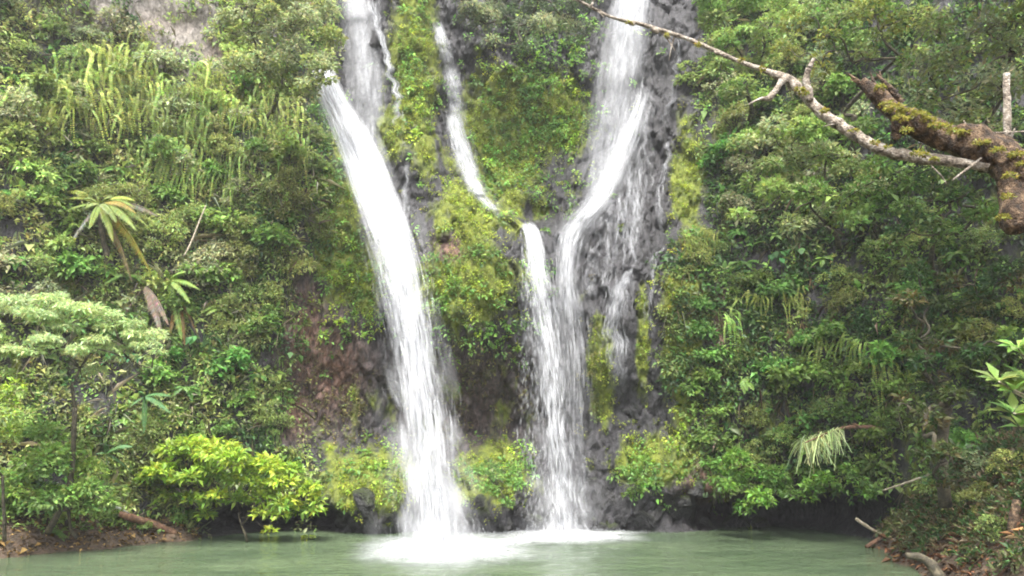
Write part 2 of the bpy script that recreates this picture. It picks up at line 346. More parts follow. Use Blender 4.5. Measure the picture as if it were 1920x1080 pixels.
# ------------------------------------------------------------------ the cliff
_X = [-60, -40, -27, -20, -16, -13, -9, -3, 5, 10, 13.5, 16, 19, 25, 40, 60]
_Y = [10, 19, 26.5, 31.5, 34, 36, 37.6, 38.4, 38.5, 37.8, 36.3, 33.6, 30.5, 25.5, 15, 6]
_xs = np.linspace(-60, 60, 601); _ys = np.interp(_xs, _X, _Y)
_k = np.exp(-np.linspace(-2, 2, 31) ** 2); _ys = np.convolve(np.pad(_ys, 15, mode='edge'), _k / _k.sum(), 'valid')
def base_y(X, Z):
    lean = np.interp(X, [-30, -10, -7, 6, 9, 30], [0.26, 0.20, 0.10, 0.10, 0.16, 0.24])
    return np.interp(X, _xs, _ys) + lean * np.maximum(Z, 0)
def rock_zone(px, py):
    """bare or mossy rock between the two green flanks"""
    le = np.interp(py, [-200, 0, 150, 300, 450, 600, 750, 850, 1000], [625, 630, 612, 622, 610, 565, 540, 590, 590])
    re = np.interp(py, [-200, 0, 150, 300, 420, 470, 700, 850, 1000], [1340, 1330, 1310, 1320, 1330, 1240, 1250, 1300, 1360])
    return sstep(le - 25, le + 25, px) * (1 - sstep(re - 25, re + 25, px))
FEAT = [  # px, py, rx, ry, depth change in metres (minus: towards the viewer)
    (885, 520, 125, 190, -2.6), (960, 240, 150, 170, 2.0), (860, 790, 190, 120, 1.7), (650, 760, 110, 110, 1.0),
    (680, 930, 90, 70, -1.4), (925, 930, 70, 75, -1.2), (1160, 560, 120, 170, -1.3), (1190, 250, 90, 180, 0.4),
    (690, 150, 70, 170, 1.2), (690, 430, 45, 200, 0.8), (540, 200, 90, 260, -1.6), (560, 470, 70, 170, -0.9),
    (1330, 560, 90, 200, -0.9), (1250, 900, 110, 90, -0.6), (1510, 972, 190, 50, 4.0, 3.0), (480, 972, 160, 34, 3.0, 3.0), (1300, 960, 90, 40, 0.8, 2.0), (1480, 700, 170, 170, -0.8), (770, 180, 40, 180, -0.8),
    (1080, 430, 60, 30, -0.5), (1000, 400, 60, 25, 0.8), (860, 200, 28, 190, 0.5), (80, 300, 150, 200, 0.4), (280, 60, 160, 70, 0.7)]
def F(X, Z):
    X, Z = np.broadcast_arrays(np.asarray(X, float), np.asarray(Z, float))
    b = base_y(X, Z); px, py = proj(X, b, Z); r = b
    for (cx, cy, rx, ry, d, *pw) in FEAT: r = r + d * ell(px, py, cx, cy, rx, ry, pw[0] if pw else 1.3)
    r = r + 0.55 * fbm(X / 4.5, Z / 4.5, 3.1, 4, 11) + 0.12 * fbm(X / 0.9, Z / 0.9, 1.7, 3, 23)
    rz = rock_zone(px, py)
    cv, ce = cells(X / 0.75 + 0.4 * fbm(X / 2, Z / 2, 5.0, 2, 5), Z / 1.7 + 0.3 * X, 3)
    r = r - rz * ((cv - 0.5) * 0.5 - 0.2 * np.exp(-(ce / 0.09) ** 2))
    cv, ce = cells(X / 0.3, Z / 0.5, 9)
    r = r - rz * (cv - 0.5) * 0.2
    # a shelf leaning back above the seen top
    return r + np.maximum(Z - 31, 0) * 1.4
def hit(px, py):
    """where the sight line of a pixel meets the cliff"""
    Y = np.full(np.shape(px), 36.0)
    for _ in range(16):
        P = at(px, py, Y); Y = Y * 0.45 + 0.55 * F(P[..., 0], P[..., 2])
    return at(px, py, Y)
def out_n(P):
    e = 0.5; X, Z = P[..., 0], P[..., 2]
    fx = (base_y(X + e, Z) - base_y(X - e, Z)) / (2 * e); fz = (base_y(X, Z + e) - base_y(X, Z - e)) / (2 * e)
    return nrm(np.stack([fx, -np.ones_like(fx), fz], -1))
GX = np.concatenate([np.arange(-58, -30, 0.5), np.arange(-30, 30, 0.115), np.arange(30, 58.1, 0.5)]); GZ = np.arange(-2.4, 36, 0.115)
XX, ZZ = np.meshgrid(GX, GZ); YY = F(XX, ZZ); PX, PY = proj(XX, YY, ZZ)
MOSS = [(775, 120, 55, 190), (745, 250, 45, 70), (880, 400, 110, 70), (870, 520, 120, 110), (960, 250, 130, 140), (1060, 230, 55, 110), (1000, 350, 80, 60),
        (690, 900, 95, 70), (920, 890, 80, 70), (625, 400, 55, 170), (690, 520, 40, 110), (1128, 700, 26, 110), (1285, 620, 50, 200), (1205, 640, 14, 110), (790, 300, 40, 120), (640, 480, 60, 90),
        (1290, 330, 40, 120), (1240, 860, 110, 60)]
moss = np.maximum(np.clip(bump_max(PX, PY, MOSS) * 1.25, 0, 1), 0.42 * (1 - rock_zone(PX, PY))) * 0.85
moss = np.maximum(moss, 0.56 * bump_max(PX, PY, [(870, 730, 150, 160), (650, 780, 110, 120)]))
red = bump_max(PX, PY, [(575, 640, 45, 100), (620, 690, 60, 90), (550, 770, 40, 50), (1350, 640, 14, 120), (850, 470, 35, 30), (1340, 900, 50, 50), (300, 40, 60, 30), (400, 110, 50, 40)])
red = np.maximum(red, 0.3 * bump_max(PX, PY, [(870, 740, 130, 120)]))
pale = bump_max(PX, PY, [(335, 85, 95, 100), (200, 5, 130, 55), (310, 5, 180, 70)]) * 0.95
moss = moss * (1 - 0.9 * np.maximum(red, pale)) * (1 - np.maximum(ell(PX, PY, 1510, 972, 200, 55, 3), ell(PX, PY, 480, 975, 180, 40, 3))); moss = moss * (1 - 0.8 * bump_max(PX, PY, [(1040, 350, 50, 70), (770, 380, 35, 90), (1210, 150, 50, 150), (1170, 420, 70, 60)]))
cb = Buf(); nz_, nx_ = XX.shape
idx = np.arange(nz_ * nx_).reshape(nz_, nx_); a, b, c, d = idx[:-1, :-1].ravel(), idx[:-1, 1:].ravel(), idx[1:, 1:].ravel(), idx[1:, :-1].ravel()
cb.add(np.stack([XX, YY, ZZ], -1).reshape(-1, 3), np.concatenate([np.stack([a, b, c], -1), np.stack([a, c, d], -1)]), np.stack([moss, red, pale], -1).reshape(-1, 3))
tag(cb.obj('cliff', cliffM), kind='structure')

# the land above the cliff top
lb = Buf(); gx = np.linspace(-58, 58, 60); gy = np.linspace(0, 60, 30)
XX2, TT = np.meshgrid(gx, gy); ZL = 35.2 + 0.12 * TT + 0.6 * fbm(XX2 / 9, TT / 9, 0.3, 3, 4); YL = F(gx, np.full_like(gx, 35.4))[None] + TT
ix = np.arange(XX2.size).reshape(XX2.shape); a, b, c, d = ix[:-1, :-1].ravel(), ix[:-1, 1:].ravel(), ix[1:, 1:].ravel(), ix[1:, :-1].ravel()
lb.add(np.stack([XX2, YL, ZL], -1).reshape(-1, 3), np.concatenate([np.stack([a, b, c], -1), np.stack([a, c, d], -1)]))
tag(lb.obj('hill_top', soilM), kind='structure')

# ------------------------------------------------------------------ banks and pool
POOL = np.array([(-9, 9), (-18, 14), (-20.5, 22), (-19.2, 27.3), (-17.3, 30.2), (-15.2, 32.6), (-13.3, 34.6), (-12.5, 44), (16, 44), (15.6, 34.5), (14.1, 32.4), (13.5, 29.5), (12.7, 26.3), (12.6, 22), (11.5, 14), (6, 9)], float)
def pool_dist(X, Y):
    A, B = POOL, np.roll(POOL, -1, 0); dm = np.full(X.shape, 1e9); ins = np.zeros(X.shape, bool)
    for (ax, ay), (bx, by) in zip(A, B):
        t = np.clip(((X - ax) * (bx - ax) + (Y - ay) * (by - ay)) / ((bx - ax) ** 2 + (by - ay) ** 2), 0, 1)
        dm = np.minimum(dm, np.hypot(X - ax - t * (bx - ax), Y - ay - t * (by - ay)))
        ins ^= ((ay > Y) != (by > Y)) & (X < (bx - ax) * (Y - ay) / (by - ay + 1e-12) + ax)
    return np.where(ins, -dm, dm)
def ground_z(X, Y):
    d = pool_dist(X, Y) + 0.28 * fbm(X / 1.3, Y / 1.3, 0.7, 3, 31)
    sl = np.where(X > 5, 1.05, 0.62) * np.where(Y < 12, 0.35, 1.0)
    h = np.where(d > 0, np.minimum(d * sl, 3.6 + 0.25 * (d * sl - 3.6)), np.maximum(d * 0.7, -1.6))
    near = np.exp(-((X / 7) ** 2 + (Y / 7) ** 2)); h = np.where(d > 0, h * (1 - near) + 2.3 * near, h)
    return h + 0.12 * fbm(X / 0.6, Y / 0.6, 0.2, 3, 37) * (d > -0.5)
gx = np.concatenate([np.arange(-60, -24, 1.0), np.arange(-24, 24, 0.2), np.arange(24, 61, 1.0)]); gy = np.concatenate([np.arange(-60, 6, 1.5), np.arange(6, 40, 0.2)])
XG, YG = np.meshgrid(gx, gy); ZG = ground_z(XG, YG)
gb = Buf(); ix = np.arange(XG.size).reshape(XG.shape); a, b, c, d = ix[:-1, :-1].ravel(), ix[:-1, 1:].ravel(), ix[1:, 1:].ravel(), ix[1:, :-1].ravel()
gb.add(np.stack([XG, YG, ZG], -1).reshape(-1, 3), np.concatenate([np.stack([a, b, c], -1), np.stack([a, c, d], -1)]))
tag(gb.obj('ground', soilM), kind='structure')
wb = Buf(); gx = np.linspace(-26, 22, 160); gy = np.linspace(7, 41, 120); XW, YW = np.meshgrid(gx, gy)
MAIN_FOOT, SIDE_FOOT = on_water(822, 1026), on_water(1056, 1006)
ZW = 0.012 * fbm(XW / 0.8, YW / 0.5, 0.4, 3, 41)
for fo, am in ((MAIN_FOOT, 0.05), (SIDE_FOOT, 0.03)):
    rr = np.hypot(XW - fo[0], YW - fo[1]); ZW = ZW + am * np.sin(rr * 4.2) * np.exp(-rr / 4.0)
ix = np.arange(XW.size).reshape(XW.shape); a, b, c, d = ix[:-1, :-1].ravel(), ix[:-1, 1:].ravel(), ix[1:, 1:].ravel(), ix[1:, :-1].ravel()
wb.add(np.stack([XW, YW, ZW], -1).reshape(-1, 3), np.concatenate([np.stack([a, b, c], -1), np.stack([a, c, d], -1)]))
tag(wb.obj('pool_water', poolM), kind='structure')

# ------------------------------------------------------------------ falling water
def strands(buf, path, n, ln=(0.08, 0.3), w=(0.02, 0.07), spread=0.5, thick=0.35, alpha=(0.35, 0.9), trange=(0, 1), wob=0.12, dense_pow=1.0, endfade=0.9, tone=None):
    """path: rows x y z halfwidth. Tapered streaks of water that follow the path."""
    K = 7; S = spline(path, 200)
    tl = np.linspace(0, 1, 200)
    s = rng.normal(0, spread, n); dp = rng.normal(0, thick, n); l = rng.uniform(*ln, n)
    t0 = trange[0] - 0.02 + rng.random(n) ** dense_pow * (trange[1] - trange[0] - l * 0.3); wd_ = rng.uniform(*w, n)
    yaw = rng.normal(0, 0.7, n); al = rng.uniform(*alpha, n) * np.exp(-0.5 * (s / 1.1) ** 2)
    tk = t0[:, None] + l[:, None] * np.linspace(0, 1, K)[None]; tk = np.clip(tk, trange[0], trange[1])
    P = np.stack([np.interp(tk, tl, S[:, q]) for q in range(4)], -1)
    ph = rng.random(n)[:, None] * 50
    ox = s[:, None] * P[..., 3] + wob * vnoise(tk * 22, ph, 0.5, 3) * (0.3 + tk); oy = dp[:, None] + wob * vnoise(tk * 22, ph, 9.5, 4)
    cen = P[..., :3].copy(); cen[..., 0] += ox; cen[..., 1] += oy; cen[..., 2] += 0.1 * s[:, None] * rng.normal(0, 1, (n, 1)) * P[..., 3]
    prof = np.array([0.3, 0.7, 0.95, 1.0, 0.9, 0.65, 0.2])[None] * wd_[:, None] * 0.75
    side = np.stack([np.cos(yaw), np.sin(yaw), 0 * yaw], -1)[:, None, :]
    Lf = cen - side * prof[..., None]; Rt = cen + side * prof[..., None]
    V = np.stack([Lf, cen, Rt], 2).reshape(n, K * 3, 3); b = (np.arange(n) * K * 3)[:, None, None]; k = np.arange(K - 1)[None, :, None] * 3
    q = lambda *i: (b + k + np.array([[list(i)]])).reshape(-1, 3)
    F_ = np.concatenate([q(0, 1, 4), q(0, 4, 3), q(1, 2, 5), q(1, 5, 4)])
    fade = np.array([0, 0.5, 0.9, 1, 0.9, 0.5, 0])[None] * sstep(trange[0] - 0.02, trange[0] + 0.08, tk) * (1 - endfade * sstep(trange[1] - 0.25, trange[1], tk))
    col = np.zeros((n, K, 3, 3)); col[:, :, 1, :2] = (al[:, None] * fade)[..., None]; col[..., 2] = (np.clip(rng.normal(0.65, 0.35, n), 0, 1) if tone is None else np.clip(rng.normal(tone, 0.2, n), 0, 1))[:, None, None]
    buf.add(V.reshape(-1, 3), F_, col.reshape(-1, 3))
def sheet(buf, path, dens, dy=0.0, nu=15, nv=90, edge=1.0, opac=1.0, seed=0.0, bulge=0.25, endfade=0.9, tone=0.0):
    """a curved skin of water; dens: rows (t, density) for the streak pattern"""
    S = spline(path, nv); u = np.linspace(-1, 1, nu)[None]; t = np.linspace(0, 1, nv)[:, None]
    w = S[:, 3:4] * 1.1
    X = S[:, 0:1] + u * w + 0.05 * vnoise(u * 3 + seed, t * 14, 0.3, 6); Y = S[:, 1:2] + dy - bulge * (1 - u ** 2) * w + 0.06 * vnoise(u * 4 + seed, t * 20, 2.2, 8); Z = S[:, 2:3] + 0 * u
    V = np.stack(np.broadcast_arrays(X, Y, Z), -1)
    ln_ = np.concatenate([[0], np.cumsum(np.linalg.norm(np.diff(S[:, :3], axis=0), axis=1))])[:, None]
    uv = np.stack(np.broadcast_arrays(u * w + seed * 7, -ln_ + seed * 3), -1)
    dn = np.interp(t, [q[0] for q in dens], [q[1] for q in dens]) - edge * 0.55 * np.abs(u) ** 2.2
    op = opac * (1 - np.abs(u) ** 2) * sstep(0, 0.07, t) * (1 - endfade * sstep(0.8, 1.0, t))
    col = np.stack(np.broadcast_arrays(np.clip(dn, 0, 2), op, tone * (1 - sstep(0.4, 0.7, t)) + 0 * u), -1)
    idx = np.arange(nu * nv).reshape(nv, nu); a, b, c, d = idx[:-1, :-1].ravel(), idx[:-1, 1:].ravel(), idx[1:, 1:].ravel(), idx[1:, :-1].ravel()
    buf.add(V.reshape(-1, 3), np.concatenate([np.stack([a, b, c], -1), np.stack([a, c, d], -1)]), col.reshape(-1, 3), uv.reshape(-1, 2))
def path_free(rows):
    """rows: px py halfwidth_px Y"""
    r = np.array(rows, float); P = at(r[:, 0], r[:, 1], r[:, 3]); return np.hstack([P, (r[:, 2] * r[:, 3] / FPX)[:, None]])
def path_rock(rows, off=0.25, jit=0.0, mono=False):
    r = np.array(rows, float); r = spline(r, max(3 * len(r), 12)); r[:, 0] += jit * rng.normal(0, 1, len(r)) * (r[:, 2] > 0); P = hit(r[:, 0], r[:, 1]); Y = P[:, 1] - off
    k = np.array([.25, .5, .25])
    for _ in range(2): Y[1:-1] = np.minimum(Y, np.convolve(np.pad(Y, 1, mode='edge'), k, 'valid'))[1:-1]
    if mono:      # falling water never swings back towards the rock
        Y = np.minimum.accumulate(Y)
        for _ in range(6): Y[1:-1] = np.convolve(np.pad(Y, 1, mode='edge'), k, 'valid')[1:-1]
    P = at(r[:, 0], r[:, 1], Y); return np.hstack([P, (r[:, 2] * Y / FPX)[:, None]])
def fall(name, label, group=None):
    return tag(empty(name), label, 'waterfall', group)
def root_at(o, p):
    o.location = tuple(float(q) for q in p)
    return o
def finish(o, foot):
    """put the thing's origin at its foot and keep its parts where they are"""
    o.location = Vector([float(q) for q in foot])
    for ch in o.children: ch.matrix_parent_inverse = Matrix.Translation(-o.location)

# the main plunge
pm = path_free([(600, 120, 20, 36.8), (608, 142, 23, 36.6), (622, 178, 27, 36.3), (647, 230, 33, 36.0), (676, 295, 40, 35.6), (704, 365, 44, 35.2), (731, 440, 45, 34.8), (753, 520, 45, 34.4), (768, 600, 42, 34.0),
                (783, 690, 44, 33.6), (796, 780, 46, 33.2), (806, 870, 48, 32.9), (814, 950, 52, 32.7), (820, 1024, 58, 32.5)])
o = fall('waterfall', 'broad brightest white waterfall plunging from the left cliff into the pool')
b = Buf()
sheet(b, pm, [(0, 0.85), (0.12, 1.0), (0.35, 1.0), (0.5, 0.66), (0.65, 0.42), (0.85, 0.38), (0.95, 0.5), (1, 0.8)], 0.0, seed=0.3, edge=0.9, endfade=0, tone=1.0)
sheet(b, pm, [(0, 0.7), (0.35, 0.8), (0.55, 0.42), (0.75, 0.25), (1, 0.4)], 0.35, seed=1.7, edge=0.8, endfade=0, tone=1.0)
b.obj('water_sheet', sheetM, o)
b = Buf()
strands(b, pm, 1100, (0.05, 0.16), (0.03, 0.11), 0.4, 0.3, (0.25, 0.7), (0.03, 0.6), tone=0.8)
strands(b, pm, 800, (0.03, 0.12), (0.03, 0.10), 0.33, 0.3, (0.2, 0.55), (0.4, 1), endfade=0)
strands(b, pm, 1500, (0.015, 0.06), (0.02, 0.07), 0.55, 0.45, (0.1, 0.4), (0.4, 1), 0.28, endfade=0)
strands(b, pm, 1500, (0.01, 0.04), (0.02, 0.06), 0.72, 0.6, (0.08, 0.35), (0.45, 1), 0.35, endfade=0)
strands(b, pm, 260, (0.06, 0.14), (0.25, 0.6), 0.6, 0.4, (0.07, 0.18), (0.02, 1), 0.2, endfade=0)
strands(b, pm, 90, (0.05, 0.12), (0.5, 1.1), 0.8, 0.8, (0.08, 0.2), (0.76, 1), 0.4, endfade=0, tone=0.95)
b.obj('spray', strandM, o); finish(o, MAIN_FOOT)

# curtain high above it
o = fall('waterfall', 'grey veil of water on dark rock above the broad left waterfall')
b = Buf()
pc = path_rock([(655, -60, 34, 0), (668, 0, 38, 0), (682, 60, 40, 0), (690, 130, 48, 0), (696, 200, 50, 0), (702, 270, 46, 0), (712, 320, 38, 0), (724, 360, 26, 0)], 0.35)
sheet(b, pc, [(0, 0.85), (0.3, 0.7), (0.55, 0.5), (0.8, 0.55), (1, 0.25)], seed=4.1, edge=0.6, opac=0.34, tone=0.35)
sheet(b, pc, [(0, 0.7), (0.4, 0.55), (0.8, 0.45), (1, 0.2)], 0.2, seed=5.2, edge=0.6, opac=0.24)
b.obj('water_sheet', sheetM, o)
b = Buf(); strands(b, pc, 700, (0.04, 0.16), (0.015, 0.05), 0.55, 0.12, (0.06, 0.28)); 
pe = path_rock([(690, -40, 20, 0), (700, 10, 18, 0), (712, 50, 10, 0), (720, 90, 7, 0), (730, 130, 8, 0), (742, 175, 10, 0), (746, 205, 8, 0), (739, 235, 4, 0)], 0.4, 2.5)
strands(b, pe, 600, (0.04, 0.14), (0.02, 0.05), 0.5, 0.06, (0.2, 0.65))
strands(b, pc, 260, (0.1, 0.3), (0.2, 0.5), 0.8, 0.2, (0.03, 0.09))
b.obj('spray', strandM, o); finish(o, pc[-1, :3])

# the narrow middle fall, two leaps
o = fall('waterfall', 'narrow two-step waterfall in the mossy gap above the central hump')
p1 = path_rock([(819, 40, 9, 0), (828, 75, 14, 0), (840, 110, 17, 0), (848, 150, 19, 0), (855, 195, 20, 0), (857, 236, 20, 0)], 0.45)
p2 = path_rock([(848, 212, 16, 0), (856, 250, 20, 0), (872, 300, 22, 0), (884, 335, 18, 0), (900, 366, 18, 0), (922, 392, 16, 0), (940, 410, 10, 0)], 0.5)
b = Buf(); sheet(b, p1, [(0, 0.9), (0.4, 0.65), (1, 0.6)], seed=2.2, edge=0.7, opac=0.5, endfade=0.2); sheet(b, p2, [(0, 0.85), (0.5, 0.8), (1, 0.4)], seed=3.3, edge=0.7, opac=0.6); b.obj('water_sheet', sheetM, o)
b = Buf(); strands(b, p1, 800, (0.03, 0.12), (0.015, 0.05), 0.52, 0.1, (0.15, 0.6), endfade=0.2); strands(b, p2, 700, (0.03, 0.14), (0.02, 0.06), 0.55, 0.12, (0.15, 0.6)); strands(b, p2, 80, (0.1, 0.25), (0.25, 0.5), 0.9, 0.2, (0.03, 0.09)); b.obj('spray', strandM, o); finish(o, p2[-1, :3])

# the tall right fall
o = fall('waterfall', 'tall hazy waterfall coming down behind the bare branch onto the rock ledge')
pr = path_rock([(1190, -70, 40, 0), (1184, 0, 42, 0), (1172, 70, 46, 0), (1160, 140, 50, 0), (1148, 210, 50, 0), (1136, 280, 42, 0), (1122, 340, 32, 0), (1104, 400, 20, 0)], 0.5)
pd = path_rock([(1212, 90, 22, 0), (1204, 165, 22, 0), (1188, 225, 22, 0), (1168, 275, 23, 0), (1146, 330, 25, 0), (1120, 378, 26, 0), (1090, 415, 28, 0), (1068, 450, 24, 0), (1062, 520, 20, 0), (1070, 600, 24, 0), (1078, 690, 24, 0), (1084, 800, 22, 0), (1088, 900, 20, 0)], 0.5, mono=True)
b = Buf()
sheet(b, pr, [(0, 1.0), (0.25, 0.75), (0.5, 0.62), (0.8, 0.6), (1, 0.45)], seed=6.1, edge=0.5, opac=0.36, tone=0.2)
sheet(b, pr, [(0, 0.8), (0.5, 0.55), (1, 0.4)], 0.25, seed=7.7, edge=0.5, opac=0.2)
sheet(b, pd, [(0, 0.2), (0.1, 0.4), (0.22, 0.62), (0.35, 0.75), (0.43, 0.7), (0.5, 0.4), (0.57, 0.6), (0.65, 0.55), (0.72, 0.42), (0.8, 0.3), (1, 0.15)], -0.1, seed=8.8, edge=0.9, opac=0.65, tone=0.5)
b.obj('water_sheet', sheetM, o)
b = Buf(); strands(b, pr, 900, (0.05, 0.2), (0.015, 0.05), 0.55, 0.15, (0.06, 0.3)); strands(b, pr, 350, (0.05, 0.2), (0.02, 0.07), 0.5, 0.15, (0.15, 0.5), (0, 0.4)); strands(b, pd, 1500, (0.03, 0.1), (0.015, 0.055), 0.6, 0.1, (0.15, 0.55), (0.08, 0.55)); strands(b, pd, 700, (0.02, 0.07), (0.02, 0.06), 0.6, 0.1, (0.2, 0.6), (0.46, 0.78)); strands(b, pd, 500, (0.02, 0.06), (0.02, 0.06), 0.75, 0.12, (0.2, 0.6), (0.38, 0.6), 0.2); strands(b, pd, 160, (0.08, 0.2), (0.2, 0.45), 0.8, 0.2, (0.03, 0.1), (0.05, 0.6)); strands(b, pd, 1500, (0.02, 0.08), (0.012, 0.045), 0.75, 0.12, (0.1, 0.5), (0.4, 1))
strands(b, pr, 120, (0.1, 0.3), (0.2, 0.5), 0.7, 0.2, (0.03, 0.1))
b.obj('spray', strandM, o); finish(o, pd[-1, :3])

# the lower middle fall
o = fall('waterfall', 'slim white waterfall dropping from the notch beside the mossy hump into the pool')
pl = path_free([(990, 416, 15, 36.3), (1000, 450, 20, 36.0), (1010, 510, 25, 35.9), (1021, 580, 27, 35.9), (1032, 650, 27, 35.9), (1038, 720, 28, 36.0), (1043, 800, 31, 36.1), (1049, 880, 35, 36.2), (1054, 950, 40, 36.3), (1057, 1004, 46, 36.3)])
b = Buf(); sheet(b, pl, [(0, 1.0), (0.12, 0.7), (0.3, 0.42), (0.7, 0.36), (0.9, 0.4), (1, 0.6)], seed=9.4, edge=0.9, endfade=0, tone=0.5); sheet(b, pl, [(0, 0.8), (0.3, 0.25), (1, 0.25)], 0.2, seed=10.4, edge=0.7, opac=0.8, endfade=0); b.obj('water_sheet', sheetM, o)
b = Buf(); strands(b, pl, 1200, (0.02, 0.09), (0.02, 0.075), 0.42, 0.2, (0.2, 0.65), endfade=0, wob=0.2); strands(b, pl, 1000, (0.01, 0.05), (0.015, 0.05), 0.8, 0.35, (0.12, 0.45), (0.2, 1), 0.3, endfade=0)
pv = path_free([(984, 440, 8, 36.3), (990, 520, 14, 36.2), (996, 620, 22, 36.2), (1000, 720, 28, 36.3), (1004, 820, 30, 36.4), (1008, 920, 34, 36.5), (1012, 1003, 38, 36.5)])
strands(b, pv, 1300, (0.01, 0.04), (0.015, 0.045), 0.6, 0.3, (0.12, 0.5), (0, 1), 0.25, endfade=0)
strands(b, pl, 60, (0.05, 0.12), (0.5, 1.0), 1.0, 0.7, (0.07, 0.16), (0.78, 1), 0.4, endfade=0, tone=0.95)
strands(b, pl, 300, (0.06, 0.16), (0.2, 0.45), 0.9, 0.3, (0.03, 0.1), (0.2, 1), 0.15, endfade=0)
b.obj('spray', strandM, o); finish(o, SIDE_FOOT)

# trickles over the rock
for lab, rows, n, wv in (
    ('thin winding trickle high on the grey rock right of the tall hazy waterfall', [(1272, 70, 6, 0), (1268, 120, 6, 0), (1264, 165, 8, 0), (1252, 205, 6, 0), (1241, 240, 4, 0)], 200, 0.04),
    ('thin bright trickle curving down the grey rock below the winding one', [(1254, 262, 4, 0), (1252, 300, 5, 0), (1240, 350, 6, 0), (1236, 400, 5, 0), (1235, 450, 4, 0)], 220, 0.045),
    ('straight trickle on wet rock beside the foot of the tall hazy waterfall', [(1205, 215, 6, 0), (1200, 300, 8, 0), (1196, 390, 9, 0), (1188, 440, 10, 0), (1192, 500, 8, 0)], 260, 0.035),
    ('faint streaks of water on the rock next to the diagonal white cascade', [(1180, 300, 10, 0), (1170, 370, 14, 0), (1160, 430, 16, 0), (1150, 480, 14, 0)], 240, 0.03),
    ('small fan-shaped cascade on the rock wall right of the slim waterfall', [(1184, 502, 4, 0), (1170, 525, 14, 0), (1156, 555, 20, 0), (1150, 610, 24, 0), (1156, 670, 22, 0), (1162, 740, 16, 0)], 1300, 0.05),
    ('thin trickle running beside the yellow-green creepers on the rock wall', [(1246, 460, 4, 0), (1226, 492, 5, 0), (1220, 560, 5, 0), (1219, 640, 5, 0)], 170, 0.035),
    ('short faint trickle under the small fan-shaped cascade edge', [(1206, 530, 4, 0), (1208, 570, 4, 0), (1207, 620, 4, 0)], 70, 0.03),
    ('short trickle far out on the rock among the shrubs', [(1347, 325, 4, 0), (1346, 360, 5, 0), (1344, 405, 5, 0)], 90, 0.035),
    ('white side spout joining the broad left waterfall halfway down', [(766, 305, 4, 0), (763, 345, 6, 0), (759, 385, 7, 0), (758, 425, 8, 0), (762, 470, 10, 0)], 380, 0.05),
    ('hair-thin trickle on moss left of the two-step waterfall', [(756, 205, 3, 0), (754, 240, 3, 0), (751, 290, 3, 0)], 60, 0.03),
    ('pale water streak low on the wet columns by the slim waterfall', [(1092, 850, 6, 0), (1092, 900, 7, 0), (1090, 960, 7, 0)], 150, 0.045)):
    o = fall('trickle', lab); b = Buf(); p = path_rock(rows, 0.22, 3.0)
    strands(b, p, int(n * 0.75), (0.05, 0.2), (0.012, wv * 0.8), 0.55, 0.05, (0.15, 0.55), (0, 1), 0.14); b.obj('spray', strandM, o); finish(o, p[-1, :3])

o = fall('waterfall', 'lacy veil of thin water streaks over dark rock below the tall hazy waterfall'); b = Buf()
for i in range(34):
    x = rng.uniform(1098, 1225); y0_ = max(120, 470 - (x - 1085) * 2.3) + rng.uniform(0, 110); y1_ = min(y0_ + rng.uniform(70, 260), 560); w = rng.uniform(2, 7)
    p = path_rock([(x + 3, y0_, w, 0), (x + 1, y0_ * .7 + y1_ * .3, w, 0), (x - 2, y0_ * .3 + y1_ * .7, w * 1.3, 0), (x - 3, y1_, w * 1.2, 0)], 0.2, 2.5); strands(b, p, 46, (0.05, 0.25), (0.012, 0.035), 0.6, 0.05, (0.12, 0.6), wob=0.1)
b.obj('spray', strandM, o); finish(o, p[-1, :3])

# foam where the falls strike the pool
def foam(name, label, foot, rx, ry, hgt, nspl, skew=0.0):
    b = Buf(); nr, na = 40, 120; r = np.linspace(0, 1, nr)[:, None]; th = np.linspace(0, 2 * math.pi, na, endpoint=False)[None]
    R = r * (1 + 0.22 * vnoise(np.cos(th) * 2.2 + 3, np.sin(th) * 2.2, 0.4, 12) + 0.12 * vnoise(np.cos(th) * 6, np.sin(th) * 6, 3.4, 13))
    X = foot[0] + R * np.cos(th) * rx + skew * R ** 2; Y = foot[1] + R * np.sin(th) * ry
    Z = 0.07 + hgt * np.exp(-(r / 0.4) ** 2) * (1 + 0.5 * vnoise(X * 2, Y * 2, 0.2, 14)) + 0.07 * (1 - r) * fbm(X * 2.0, Y * 2.0, 0.9, 3, 15)
    dn = 1.3 - 0.8 * r + 0 * th
    V = np.stack(np.broadcast_arrays(X, Y, Z), -1); ix = np.arange(nr * na).reshape(nr, na)
    a, b_, c, d = ix[:-1], np.roll(ix[:-1], -1, 1), np.roll(ix[1:], -1, 1), ix[1:]
    b.add(V.reshape(-1, 3), np.concatenate([np.stack([a, b_, c], -1).reshape(-1, 3), np.stack([a, c, d], -1).reshape(-1, 3)]), np.stack([dn, 0 * dn + (1 - r) ** 1.15, 0 * dn + 1 - r], -1).reshape(-1, 3))
    o = b.obj(name, foamM); tag(o, label, 'foam', kind='stuff')
    # droplets thrown up round the foot
    s = Buf(); an = rng.random(nspl) * 2 * math.pi; rd = rng.random(nspl) ** 0.7; hh = rng.random(nspl) ** 2 * (1.1 - rd)
    P = np.stack([foot[0] + np.cos(an) * rd * rx * 0.75, foot[1] + np.sin(an) * rd * ry * 0.75, 0.08 + hh * hgt * 4], -1)
    D = nrm(np.stack([np.cos(an) * 0.6, np.sin(an) * 0.6, 0.4 + rng.random(nspl)], -1)); k = rng.uniform(0.03, 0.10, nspl)
    leaves(s, P, D, nrm(np.stack([0 * an, -1 + 0 * an, 0.3 + 0 * an], -1) + rng.normal(0, .3, (nspl, 3))), k, k * 0.45, np.repeat(rng.uniform(0.1, 0.45, (nspl, 1)), 3, 1), simple=True)
    tag(s.obj('splash', strandM), label.replace('foam', 'flying splash'), 'splash', kind='stuff')
